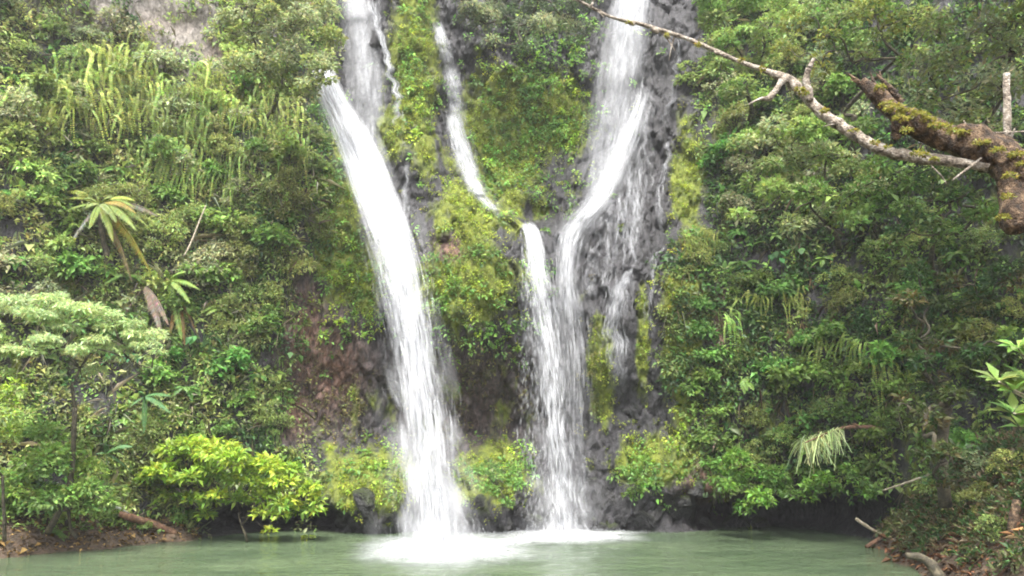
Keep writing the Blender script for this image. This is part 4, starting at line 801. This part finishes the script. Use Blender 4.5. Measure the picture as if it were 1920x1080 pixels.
lump_tree('bush', 'mossy green shrub on the rock right of the broad waterfall foot', 'bush', rock_root(925, 920), [(895, 890, 24), (930, 880, 26), (955, 900, 22), (915, 915, 20), (970, 880, 16), (950, 940, 14)], 36.3, 0.14, 0.08, [(0.08, 0.16, 0.035), (0.10, 0.18, 0.04)], trunk_r=0.04)

# ------------------------------------------------------------------ boulders along the waterline
def boulder_mesh(seed, tall=1.0):
    r = np.random.default_rng(seed); bm = bmesh.new()
    for i in range(16):
        v = r.uniform(-1, 1, 3); v = v / np.max(np.abs(v)) * r.uniform(0.75, 1.0); v = v * 0.6 + 0.4 * v / np.linalg.norm(v)
        bm.verts.new((v[0] * 0.9, v[1] * 0.8, v[2] * tall))
    bmesh.ops.convex_hull(bm, input=list(bm.verts)); bmesh.ops.dissolve_limit(bm, angle_limit=0.12, verts=bm.verts[:], edges=bm.edges[:])
    bmesh.ops.bevel(bm, geom=bm.edges[:], offset=0.07, segments=2, affect='EDGES'); bmesh.ops.triangulate(bm, faces=bm.faces[:])
    me = bpy.data.meshes.new('boulder'); bm.to_mesh(me); bm.free(); me.materials.append(rockM); return me
BM = [boulder_mesh(q) for q in range(6)]; CM = [boulder_mesh(20 + q, 2.1) for q in range(3)]
for px, py, r, tall in ((1112, 915, 15, 1), (1133, 930, 16, 1), (1152, 945, 15, 1), (1105, 960, 12, 1), (1172, 970, 24, 0), (1205, 975, 24, 0), (1232, 968, 22, 0), (1262, 972, 26, 1), (1298, 965, 20, 1), (1325, 988, 20, 0), (1285, 935, 24, 0), (1345, 945, 28, 0),
                        (1385, 990, 24, 0), (1310, 915, 26, 0), (612, 962, 24, 0), (648, 978, 22, 0), (685, 960, 22, 1), (722, 978, 22, 0), (585, 985, 20, 0), (885, 978, 18, 0),
                        (912, 966, 20, 0), (940, 982, 18, 0), (966, 968, 20, 0), (900, 945, 18, 0), (860, 985, 16, 0), (1000, 975, 16, 0), (1430, 995, 20, 0), (1150, 985, 16, 0), (1120, 985, 14, 0)):
    P = hit(np.array(float(px)), np.array(float(py))); P[1] += 0.35; r = r * rng.uniform(0.9, 1.45); R = r * P[1] / FPX
    ms = CM if tall else BM; o = bpy.data.objects.new('boulder', ms[rng.integers(len(ms))]); C.objects.link(o)
    o.location = P; o.scale = (R * rng.uniform(1.1, 1.5) * (0.7 if tall else 1), R * 1.1, R * rng.uniform(0.7, 1.0)); o.rotation_euler = (rng.normal(0, .25), rng.normal(0, .3), rng.random() * 6.28 if not tall else rng.normal(0, .4))
    tag(o, single('tall wet grey rock column' if tall else 'dark angular wet boulder', px, py, None, r - 20.5), 'boulder', 'wet rocks at the waterline')

# ------------------------------------------------------------------ the old tree that reaches in from the near bank
def pxtube(buf, rows, Ys, n, sides=10, rough=0.12, seed=0, cap=True):
    r = np.array(rows, float); Y = np.linspace(*Ys, len(r)); P = at(r[:, 0], r[:, 1], Y); tube(buf, np.hstack([P, (r[:, 2] * Y / FPX)[:, None]]), n, sides, rough=rough, seed=seed, cap=cap)
root = np.array([6.9, 7.6, float(ground_z(np.array([6.9]), np.array([7.6]))[0]) - 0.3])
o = tag(empty('old_tree', root), 'old half-dead tree reaching in with a long bare branch and a broken mossy bough', 'tree')
b = Buf(); P = at(np.array([1945., 1985., 2060.]), np.array([345., 420., 560.]), np.array([8.5, 8.4, 8.2]))
tube(b, [(*P[0], 0.24), (*P[1], 0.27), (*P[2], 0.31), (root[0], root[1], (root[2] + P[2][2]) / 2, 0.36), (*root, 0.46)], 40, 16, rough=0.28, seed=3)
b.obj('trunk', barkRot, o)
b = Buf(); pxtube(b, [(1616, 152, 9), (1640, 172, 13), (1668, 205, 17), (1692, 228, 24), (1730, 238, 24), (1775, 252, 26), (1820, 268, 30), (1870, 288, 34), (1915, 320, 38), (1955, 365, 44)], (8.9, 8.45), 150, 26, 0.6, 5)
pxtube(b, [(1885, 300, 34), (1900, 345, 36), (1905, 385, 34), (1902, 415, 36), (1905, 432, 26)], (8.5, 8.35), 40, 16, 0.3, 8)
for q in range(14):
    x, y = 1625 + rng.normal(0, 10), 160 + rng.normal(0, 8); pxtube(b, [(x + 40, y + 38, 7), (x + 12, y + 10, 4), (x - 6 + rng.normal(0, 6), y - 8 + rng.normal(0, 6), 1)], (8.85, 8.9), 8, 6, 0.3, q)
pxtube(b, [(1690, 235, 16), (1682, 252, 11), (1680, 262, 4)], (8.7, 8.7), 8, 8, 0.3, 4)
bo = b.obj('broken_bough', barkRot, o); bo['label'] = 'rotten brown broken bough topped with yellow moss'
b = Buf()
LIMB = [(1852, 314, 12), (1780, 303, 15), (1700, 291, 16), (1640, 276, 16), (1592, 250, 16), (1548, 217, 15), (1508, 182, 14), (1478, 152, 14), (1442, 134, 8.5), (1380, 113, 6.5), (1300, 78, 6), (1235, 56, 5.5), (1200, 46, 5.5), (1150, 30, 4.5), (1100, 8, 4), (1060, -12, 3.5), (1030, -28, 3)]
pxtube(b, [(x + rng.normal(0, 2.0), y + rng.normal(0, 2.0), r * 0.72) for x, y, r in LIMB], (8.5, 10.6), 220, 14, 0.2, 11)
pxtube(b, [(1518, 190, 9), (1512, 150, 7.5), (1516, 130, 6), (1526, 110, 4)], (9.2, 9.1), 20, 8, 0.25, 12)
pxtube(b, [(1466, 152, 7), (1452, 172, 6), (1442, 184, 6), (1424, 186, 3.5), (1403, 196, 1.5)], (9.3, 9.2), 20, 8, 0.25, 13)
pxtube(b, [(1108, 12, 3), (1114, 0, 2), (1122, -10, 1)], (10.2, 10.2), 8, 6, 0.2, 14); pxtube(b, [(1815, 252, 4), (1812, 238, 3), (1807, 226, 1.2)], (8.6, 8.6), 8, 6, 0.2, 15)
for k in ((1183, 42, 5), (1228, 56, 5), (1250, 66, 4), (1345, 98, 4), (1470, 148, 9)): pxtube(b, [(k[0] - 6, k[1] - 2, k[2] * .5), (k[0], k[1] + 2, k[2]), (k[0] + 7, k[1] + 5, k[2] * .5)], (9.9 if k[0] < 1300 else 9.4,) * 2, 8, 7, 0.3, 16)
br = b.obj('bare_branch', barkPale, o); br['label'] = 'long pale leafless branch crossing in front of the falls'
def twig(rows, Ys, n, sides, rough, seed, name='twig'):
    q_ = Buf(); pxtube(q_, rows, Ys, n, sides, rough, seed); return q_.obj(name, barkPale, o)
twig([(1890, 292, 6), (1889, 250, 7), (1888, 200, 7.5), (1887, 160, 6.5), (1887, 138, 6)], (8.5, 8.5), 30, 9, 0.16, 21, 'upright_stub')
twig([(1890, 268, 3), (1897, 255, 2.4), (1903, 240, 1)], (8.5, 8.4), 8, 6, 0.1, 22); twig([(1845, 250, 1.2), (1890, 248, 1.5), (1935, 246, 1.5)], (8.45, 8.45), 10, 5, 0.1, 23)
twig([(1840, 296, 2), (1812, 318, 2.6), (1785, 338, 1.4)], (8.4, 8.4), 10, 6, 0.1, 24); twig([(1745, 310, 1.5), (1765, 330, 1.5), (1775, 345, 1)], (8.6, 8.6), 8, 5, 0.1, 25)
for q in range(16):
    k = rng.uniform(0, 1); i = k * (len(LIMB) - 1); x = np.interp(i, range(len(LIMB)), [l[0] for l in LIMB]); y = np.interp(i, range(len(LIMB)), [l[1] for l in LIMB]); yy = 8.5 + 2.1 * k; dx, dy = rng.normal(0, 26), rng.normal(0, 22)
    twig([(x, y, 2.2), (x + dx * .5, y + dy * .4, 1.5), (x + dx, y + dy, 0.7)], (yy, yy + rng.normal(0, .1)), 8, 5, 0.2, q)
b = Buf()
for px, py, r, y, n in ((1662, 196, 8, 8.75, 60), (1678, 204, 12, 8.7, 110), (1700, 212, 11, 8.7, 90), (1722, 218, 12, 8.65, 100), (1740, 226, 9, 8.65, 70), (1770, 238, 8, 8.6, 60), (1810, 250, 8, 8.6, 60), (1905, 290, 9, 8.4, 70), (1915, 310, 8, 8.4, 50), (1650, 165, 6, 8.85, 40), (1880, 408, 7, 8.25, 50),
                     (1500, 168, 6, 9.2, 45), (1508, 175, 5, 9.2, 35), (1718, 288, 6, 8.6, 45), (1732, 290, 4, 8.55, 35), (1752, 298, 4, 8.5, 30), (1600, 246, 5, 8.9, 35), (1545, 208, 4, 9.0, 30), (1390, 112, 3, 9.5, 25), (1310, 84, 3, 9.7, 25), (1180, 44, 3.5, 10, 25), (1250, 66, 3, 9.9, 20), (1640, 268, 4, 8.8, 30), (1665, 276, 3, 8.75, 20), (1430, 128, 3, 9.4, 20), (1690, 222, 9, 8.6, 60), (1755, 236, 9, 8.6, 60), (1790, 246, 9, 8.55, 60), (1840, 268, 9, 8.45, 60), (1870, 282, 8, 8.4, 50), (1700, 245, 7, 8.5, 40), (1895, 330, 8, 8.25, 40), (1890, 370, 7, 8.2, 40)):
    c = at(px, py, y - 0.12); R = r * y / FPX
    blob(b, c, (R * 1.7, R, R * 0.7), int(n * 1.5), 0.035, 0.02, (0.15, 0.15, 0.03), up=0.3, simple=True, shell=0.3)
b.obj('moss', leafFix, o); finish(o, root)

# near sprigs on the right edge
root = np.array([5.6, 6.6, float(ground_z(np.array([5.6]), np.array([6.6]))[0])])
o = tag(empty('near_shrub', root), 'near shrub with bright glossy leaf rosettes poking in at the right edge', 'shrub'); b, s = Buf(), Buf()
hub = at(1990, 760, 6.8)
tube(s, [(*root, 0.03), (*(root * .5 + hub * .5 + [0.1, 0, 0]), 0.025), (*hub, 0.018)], 10, 6, rough=0.1)
for px, py, nl, L in ((1872, 715, 9, 46), (1908, 652, 9, 44), (1900, 775, 9, 48), (1912, 800, 7, 40), (1925, 715, 9, 50), (1900, 735, 6, 40), (1930, 670, 8, 44), (1950, 780, 8, 44)):
    c = at(px, py, 6.9); tube(s, [(*hub, 0.012), (*(hub * .4 + c * .6 + [0, 0, -.03]), 0.009), (*c, 0.006)], 8, 5, rough=0)
    for q in range(nl):
        a = q / nl * 6.28 + rng.normal(0, .2); d = np.array([math.cos(a) * 0.9 - 0.15, math.sin(a) * 0.7 - 0.3, 0.45 + rng.normal(0, .25)])
        leaves(b, c[None] + d * 0.015, d[None], np.array([[0, -0.5, 1.0]]), L * 6.9 / FPX * rng.uniform(.8, 1.1), 19 * 6.9 / FPX, vary((0.17, 0.27, 0.07), 1, .2), fold=0.18, droop=0.1)
s.obj('stem', stemPale, o); b.obj('leaves', leaf_mat('leaf_near', rough=0.45, spec=0.3, objvar=0, gain=1.0), o); finish(o, root)

# ------------------------------------------------------------------ special plants of the left cliff
c0 = hit(np.array(205.), np.array(395.)) + [0, -0.9, 0.0]; o = tag(empty('tree_fern', c0), 'tree fern with long yellowish arching fronds on the left cliff', 'tree fern'); b = Buf()
Yf, Gf, Of, Df = (0.25, 0.29, 0.06), (0.19, 0.25, 0.06), (0.27, 0.22, 0.05), (0.22, 0.19, 0.14)
b2 = Buf()
for tx, ty, col, yy in ((95, 338, Yf, -.2), (150, 365, Gf, -.8), (130, 400, Gf, -.6), (262, 368, Yf, -.3), (245, 405, Of, -.9), (170, 430, Gf, -1), (232, 440, Gf, -1), (195, 450, Yf, -.9), (180, 350, Yf, .3), (110, 365, Yf, -.4), (215, 360, Gf, -.6), (160, 395, Gf, -1.0), (250, 390, Gf, -.7), (205, 425, Gf, -1.2), (120, 430, Gf, -.3), (255, 430, Gf, -.4), (225, 345, Gf, .4)):
    tip = at(205 + (tx - 205) * .85, 395 + (ty - 395) * .85, c0[1] + yy); v = tip - c0; L = np.linalg.norm(v) * 1.25; d = v / np.linalg.norm(v) + [0, 0, 0.62]; frond(b, c0, d, L, L * 0.13, 0.55, np.array(col) * rng.uniform(.65, 1.0), 24, hang=0.9)
for tx, ty, col, yy in ((285, 402, Df, -.2), (152, 445, (0.3, 0.29, 0.26), -.5), (240, 478, Of, -.5), (215, 480, (0.2, 0.15, 0.08), -.4)):
    tip = at(tx, ty, c0[1] + yy); v = tip - c0; L = np.linalg.norm(v) * 1.15; d = v / np.linalg.norm(v) + [0, 0, 0.5]; frond(b2, c0, d, L, L * 0.13, 0.5, np.array(col) * .8, 20, hang=1.4)
b.obj('fronds', leafFix, o); dd = b2.obj('fronds', dryM, o); dd['label'] = 'dead brown and orange fronds hanging under the crown'
s = Buf(); q = hit(np.array(212.), np.array(520.)); tube(s, [(*q, 0.16), (*(q * .5 + c0 * .5 + [0, -.25, 0]), 0.13), (*c0, 0.12)], 14, 9, rough=0.3); s.obj('trunk', barkDark, o); finish(o, q)
for px, py, lab, col, tips, mt in ((285, 540, 'dry grey palm-like frond drooping above the feathery tree', Df, ((215, 585), (235, 600), (290, 600), (300, 590)), dryM), (330, 530, 'plant with yellow-green rounded fronds right of the dry grey frond', (0.16, 0.24, 0.05), ((310, 500), (350, 505), (300, 560), (345, 560), (330, 600), (365, 540)), leafFix),
                                (345, 560, 'clump of hanging brown dead fronds below the yellow-green fronds', (0.17, 0.11, 0.05), ((325, 600), (340, 615), (355, 605)), dryM), 
                                (215, 850, 'fern with broad dark drooping fronds above the left bank bush', (0.07, 0.15, 0.05), ((180, 850), (200, 820), (250, 830), (235, 880), (200, 890)), leafFix), (285, 745, 'dark drooping fern in the hollow above the lime bush', (0.06, 0.14, 0.045), ((250, 760), (270, 790), (310, 770), (320, 740), (260, 730)), leafFix)):
    c1 = hit(np.array(float(px)), np.array(float(py))) + [0, -0.7, 0]; o = tag(empty('arching_fern', c1), lab, 'fern'); b = Buf()
    for tx, ty in tips:
        tip = at(tx, ty, c1[1] + rng.uniform(-.9, .1)); v = tip - c1; L = np.linalg.norm(v) * 1.15; frond(b, c1, v / np.linalg.norm(v) + [0, 0, .4], L, L * 0.15, 0.42, col, 18, hang=0.8)
    b.obj('fronds', mt, o); finish(o, c1)

# drooping needle-leaved bough over the right pool edge
c1 = at(1610, 803, 32.5); o = tag(empty('drooping_bough', c1), 'orange bough with drooping pale needle-like foliage on the right cliff', 'branch'); s = Buf()
pxtube(s, [(1680, 815, 4), (1640, 802, 3.6), (1600, 801, 3.6), (1570, 805, 2.8), (1545, 815, 2), (1510, 830, 1.2)], (34.5, 31.9), 30, 7, 0.35, 31); pxtube(s, [(1612, 802, 3), (1604, 796, 2.4), (1598, 795, 1)], (32.6, 32.4), 8, 7, 0.3, 32); s.obj('stem', barkRed, o)
b = Buf(); n = 230; u = rng.random(n) ** 0.8; P0 = at(1585 - 80 * u, 804 + 26 * u ** 1.5, 32.4) + rng.normal(0, 0.06, (n, 3)); K = 5; t = np.linspace(0, 1, K)
ang = rng.normal(-0.5 + 0.9 * (1 - u), 0.5, n); Ls = np.minimum(rng.gamma(3.5, 0.33, n), 1.0 + rng.random(n)); hx = -np.abs(np.cos(ang)) * rng.normal(0.35, 0.75, n)
for i in range(n):
    p = P0[i] + np.stack([hx[i] * Ls[i] * 0.45 * t, rng.normal(0, .5) * t, -Ls[i] * (rng.normal(-0.05, .2) * t + 0.7 * t ** 1.8)], -1); w = 0.012
    V = np.concatenate([p + [w, 0, 0], p - [w, 0, 0]]); f = [(j, j + 1, j + K + 1) for j in range(K - 1)] + [(j, j + K + 1, j + K) for j in range(K - 1)]
    b.add(V, f, vary((0.21, 0.25, 0.11), 1, .3)[0])
b.obj('needles', leafFix, o); finish(o, c1)

# ------------------------------------------------------------------ banks: litter, sticks, low plants
def ghit(px, py):
    u = (px - 960) / FPX; v = (540 - py) / FPX; k = np.linspace(14, 45, 1200)
    X, Y, Z = u * k, k * (CT - v * ST), EYE[2] + k * (ST + v * CT); g = ground_z(X, Y); i = int(np.argmax(Z < g)); return np.array([X[i], Y[i], g[i]])
def litter(name, label, n, xr, yr, cols, L, W, zmin=0.02):
    X = rng.uniform(*xr, n); Y = rng.uniform(*yr, n); Z = ground_z(X, Y); ok = (Z > zmin); P = np.stack([X, Y, Z + 0.03], -1)[ok]; n = len(P); c = np.array(cols)[rng.integers(len(cols), size=n)] * np.exp(rng.normal(0, .3, (n, 1)))
    b = Buf(); D = rng.normal(0, 1, (n, 3)) * [1, 1, .35]; k = np.exp(rng.normal(0, .35, n)); leaves(b, P, D, np.array([0, 0, 1.0]) + rng.normal(0, .35, (n, 3)), L * k, W * k, c, simple=True); return tag(b.obj(name, dryM), label, 'litter', kind='stuff')
litter('leaf_litter', 'brown and orange fallen leaves on the left bank', 7000, (-20.5, -12), (27, 37), [(0.12, 0.07, 0.035), (0.22, 0.12, 0.05), (0.34, 0.2, 0.09), (0.07, 0.05, 0.03)], 0.16, 0.09)
litter('leaf_litter', 'reddish brown fallen leaves and rubble on the right bank', 6000, (12, 18.5), (22, 36), [(0.10, 0.055, 0.03), (0.17, 0.085, 0.045), (0.24, 0.14, 0.06), (0.06, 0.04, 0.025)], 0.2, 0.1)
def bank_cover(name, label, n, xr, yr, zr, cols, nl, L, W, rad):
    X = rng.uniform(*xr, n); Y = rng.uniform(*yr, n); Z = ground_z(X, Y); ok = (Z > zr[0]) & (Z < zr[1]) & (fbm(X / 1.2, Y / 1.2, 0.3, 3, 77) > -0.35); P = np.stack([X, Y, Z], -1)[ok]; m = len(P); rep_ = np.repeat(np.arange(m), nl); k = len(rep_)
    d = rdir(k); d[:, 2] = np.abs(d[:, 2]); Q = P[rep_] + d * rng.uniform(*rad, m)[rep_, None]; cc = np.array(cols)[rng.integers(len(cols), size=m)][rep_] * np.exp(rng.normal(0, .28, (k, 1)))
    b = Buf(); q = np.exp(rng.normal(0, .25, k)); leaves(b, Q, d + rng.normal(0, .5, (k, 3)), np.array([0, 0, 1.]) + rng.normal(0, .4, (k, 3)), L * q, W * q, cc, simple=True); return tag(b.obj(name, leafFix), label, 'undergrowth', kind='stuff')
bank_cover('bank_undergrowth', 'dull olive and brown scrubby undergrowth on the right bank', 2300, (13, 20), (21, 34), (0.35, 9), [(0.08, 0.095, 0.03), (0.06, 0.07, 0.03), (0.09, 0.065, 0.035), DARK, (0.07, 0.06, 0.03), DARK], 18, 0.17, 0.07, (0.15, 0.5))  # extra dark greens put the bank's shade into the foliage colour
bank_cover('bank_undergrowth', 'low green undergrowth at the back of the left bank', 700, (-24, -12), (27, 37), (0.5, 9), [MID, DARK, OLIVE, LITE], 18, 0.18, 0.09, (0.15, 0.45))
def gplants(lst):
    for kind, px, py, s, lab in lst:
        P = ghit(px, py); r = plant(kind, P, s, lab, None, zup=1.0)
gplants([('fern', 95, 1000, 0.75, 'small bright green fern at the water edge of the left bank'), ('bright', 115, 985, 0.5, 'little light green shrub beside the small water-edge fern'), ('broad', 210, 985, 0.5, 'low dark shrub at the root of the fallen log'), ('bright', 345, 985, 0.55, 'low fresh green plant under the lime bush'),
         ('fern', 300, 990, 0.5, 'little fern between the fallen log and the lime bush'), ('bright', 270, 1000, 0.4, 'tiny green plant in front of the fallen log'), ('broad', 20, 960, 0.7, 'dark shrub at the left edge above the leaf litter'), ('broad', 160, 960, 0.6, 'dark shrub under the left bank bush')])
LB = ['grey-green scrub', 'olive scrub', 'dark leafy scrub', 'dull fern']
for i, (px, py, kd, s) in enumerate(((1700, 880, 'fine', .9), (1740, 850, 'broad', .9), (1780, 880, 'grey', .8), (1720, 930, 'fine', .8), (1770, 930, 'fine', .8), (1820, 860, 'broad', .9), (1850, 900, 'grey', .7), (1800, 960, 'fine', .6), (1690, 960, 'broad', .6), (1840, 950, 'fine', .6), (1660, 930, 'broad', .7), (1750, 800, 'fern', .9),
                                     (1680, 830, 'broad', 1.0), (1800, 800, 'fine', 1.0), (1870, 830, 'fine', 1.0), (1640, 880, 'broad', .9), (1900, 780, 'broad', 1.1), (1850, 760, 'broad', 1.1), (1890, 960, 'fern', .6), (1905, 900, 'fine', .7), (1700, 1000, 'fern', .4), (1870, 1010, 'fine', .5), (1910, 1040, 'fern', .6))):
    P = ghit(px, py); lk = {'fine': 'olive scrub on the right bank', 'broad': 'dark leafy scrub on the right bank', 'grey': 'grey-green scrub on the right bank', 'fern': 'dull fern on the right bank'}[kd]
    plant(kd, P, s, single(lk, px, py, None, s - .75), 'scrub on the right bank', zup=0.9)
def stick(label, rows, Ys, mat, name='driftwood_stick', n=16, rough=0.2):
    b = Buf(); pxtube(b, rows, Ys, n, 8, rough, hash_of(label)); o = b.obj(name, mat); tag(o, label, 'driftwood', 'driftwood on the banks'); return o
stick('thick reddish fallen log lying at the left waterline', [(224, 964, 6), (258, 974, 7), (290, 984, 6.5), (330, 1000, 5)], (33.2, 34.6), barkRed, 'fallen_log', 24)
stick('long pale stick pointing into the water at the right bank tip', [(1624, 1026, 4), (1655, 1006, 4), (1690, 980, 4.5)], (32.2, 32.6), barkRed)
stick('pale dead stem leaning on the shrubs well right of the tree fern', [(345, 480, 1.4), (358, 455, 1.8), (375, 412, 1.5), (386, 385, 1.0)], (34.0, 34.4), stemPale, 'dead_stem')
stick('thin grey stick propped under the dark overhang', [(1604, 972, 2.5), (1630, 990, 3), (1655, 1003, 2.5)], (33.2, 33.0), stemPale)
stick('thin bare twig sloping above the right bank debris', [(1655, 920, 1.5), (1700, 905, 2), (1765, 882, 2)], (31, 30), stemPale)
stick('mossy bent dead branch standing in the water at the bottom right', [(1698, 1042, 5), (1722, 1044, 8), (1744, 1058, 10), (1762, 1088, 10), (1768, 1120, 10)], (24.6, 24.2), barkDark, n=24, rough=0.35)
stick('orange-brown root reaching into the frame at the bottom right corner', [(1870, 1090, 4), (1890, 1068, 5), (1925, 1062, 5), (1960, 1066, 5)], (22.5, 22.3), barkRed)
stick('dark root lying below the brown debris at the right edge', [(1860, 1092, 3), (1893, 1050, 4), (1925, 1010, 5)], (22.8, 22.9), barkDark)
stick('upright dead trunk half hidden by scrub at the right edge', [(1905, 1075, 13), (1902, 1030, 12), (1900, 985, 10), (1908, 940, 8)], (23.2, 23.4), barkRot, n=24, rough=0.35)
stick('curved pale root between the dry fans on the right bank', [(1825, 1020, 3), (1850, 1030, 3.5), (1885, 1028, 3)], (24.8, 24.6), barkRed)
stick('short pale broken stick in the right bank scrub', [(1858, 965, 4), (1868, 975, 4), (1880, 984, 3)], (25.6, 25.5), stemPale)
for i, (px, py, tips, col, lab) in enumerate(((1780, 995, ((1790, 1050), (1805, 1055), (1815, 1045), (1825, 1035), (1795, 1030)), (0.36, 0.25, 0.12), 'dry tan palm fan hanging at the right bank waterline'), (1825, 950, ((1820, 1000), (1835, 1005), (1845, 995), (1830, 985)), (0.2, 0.14, 0.09), 'dull brown dry frond hanging above the tan palm fan'),
                                     (1885, 850, ((1870, 910), (1885, 920), (1900, 915), (1910, 900)), (0.16, 0.085, 0.05), 'reddish brown dead foliage hanging at the right edge'), (1890, 900, ((1880, 960), (1895, 970), (1910, 960)), (0.15, 0.085, 0.05), 'lower reddish dead foliage at the right edge'),
                                     (1740, 985, ((1720, 1010), (1745, 1020), (1765, 1015)), (0.24, 0.12, 0.05), 'rusty dead fronds on the tip of the right bank'), (1715, 870, ((1695, 895), (1705, 905), (1725, 900)), (0.14, 0.2, 0.12), 'pale blue-green drooping leaf cluster above the right bank'))):
    P = ghit(px, py) + [0, -0.4, 0.3]; o = tag(empty('dry_fronds', P), lab, 'frond'); b = Buf()
    for tx, ty in tips:
        for q in range(2):
            tip = at(tx + rng.normal(0, 5), ty, P[1] - rng.uniform(0, .5)); v = tip - P; L = np.linalg.norm(v) * 1.1; frond(b, P, v / np.linalg.norm(v) + [0, 0, .15], L, L * 0.12, 0.2, col, 12, hang=0.9)
    b.obj('fronds', dryM, o); finish(o, P)
b = Buf(); c = on_water(506, 1001); blob(b, c + [0, 0, .12], (.32, .25, .16), 44, .2, .1, (0.22, 0.29, 0.03)); o = tag(empty('leafy_sprig', c), 'small lime leafy sprig touching the water beside the lime bush', 'plant'); b.obj('leaves', leafFix, o)
s = Buf(); tube(s, [(*(c + [-.9, .1, .7]), .015), (*(c + [-.4, 0, .35]), .012), (*(c + [0, 0, .1]), .006)], 8, 5); s.obj('stem', barkDark, o); finish(o, c)
b = Buf(); blob(b, on_water(578, 1012) + [0, 0, .05], (.25, .2, .08), 26, .18, .1, (0.28, 0.33, 0.03)); tag(b.obj('floating_leaves', leafFix), 'little floating tuft of lime leaves on the pool', 'plant')

# ------------------------------------------------------------------ tall trees of the near right bank that shade it
def bank_tree(label, root, cen, R, n):
    root = np.array([root[0], root[1], float(ground_z(np.array([root[0]]), np.array([root[1]]))[0])]); o = tag(empty('bank_tree', root), label, 'tree'); f, s = Buf(), Buf(); cen = np.asarray(cen, float); cs = []
    tube(s, [(*root, 0.4), (*(root * .5 + cen * .5 + [0.4, 0, 0]), 0.3), (*cen, 0.16)], 16, 10, rough=0.2); s.obj('trunk', barkDark, o); s = Buf()
    for i in range(n):
        c = cen + rdir(1)[0] * R * rng.random() ** 0.4 * [1, 1, .5]; tube(s, [(*cen, 0.12), (*(cen * .5 + c * .5 - [0, 0, .3]), 0.08), (*c, 0.03)], 7, 6); rr = R * rng.uniform(.25, .4)
        blob(f, c, (rr, rr, rr * .6), 300, 0.34, 0.16, MID)
    s.obj('limbs', barkDark, o); f.obj('crown', leafFix, o); finish(o, root)
bank_tree('tall dark tree on the near right bank beyond the frame edge', (18.5, 14.5), (14.8, 18.2, 22.5), 4.8, 30)
bank_tree('second tall tree further back along the right bank beyond the frame', (24, 20), (17.5, 22.5, 24.5), 5.0, 30)

# ------------------------------------------------------------------ the moist air
m, t, out, N, Lk = nodes('moist_air'); v = N('ShaderNodeVolumePrincipled', Density=0.0006); v.inputs['Color'].default_value = (0.97, 0.98, 1, 1); v.inputs['Anisotropy'].default_value = 0.2; Lk(v.outputs[0], out.inputs['Volume'])
hb = Buf(); x0, x1, y0, y1, z0, z1 = -64, 64, -64, 112, -5, 48
hb.add([(x, y, z) for x in (x0, x1) for y in (y0, y1) for z in (z0, z1)], [(0, 1, 3), (0, 3, 2), (4, 6, 7), (4, 7, 5), (0, 4, 5), (0, 5, 1), (2, 3, 7), (2, 7, 6), (0, 2, 6), (0, 6, 4), (1, 5, 7), (1, 7, 3)])
tag(hb.obj('haze', m, smooth=False), kind='stuff')
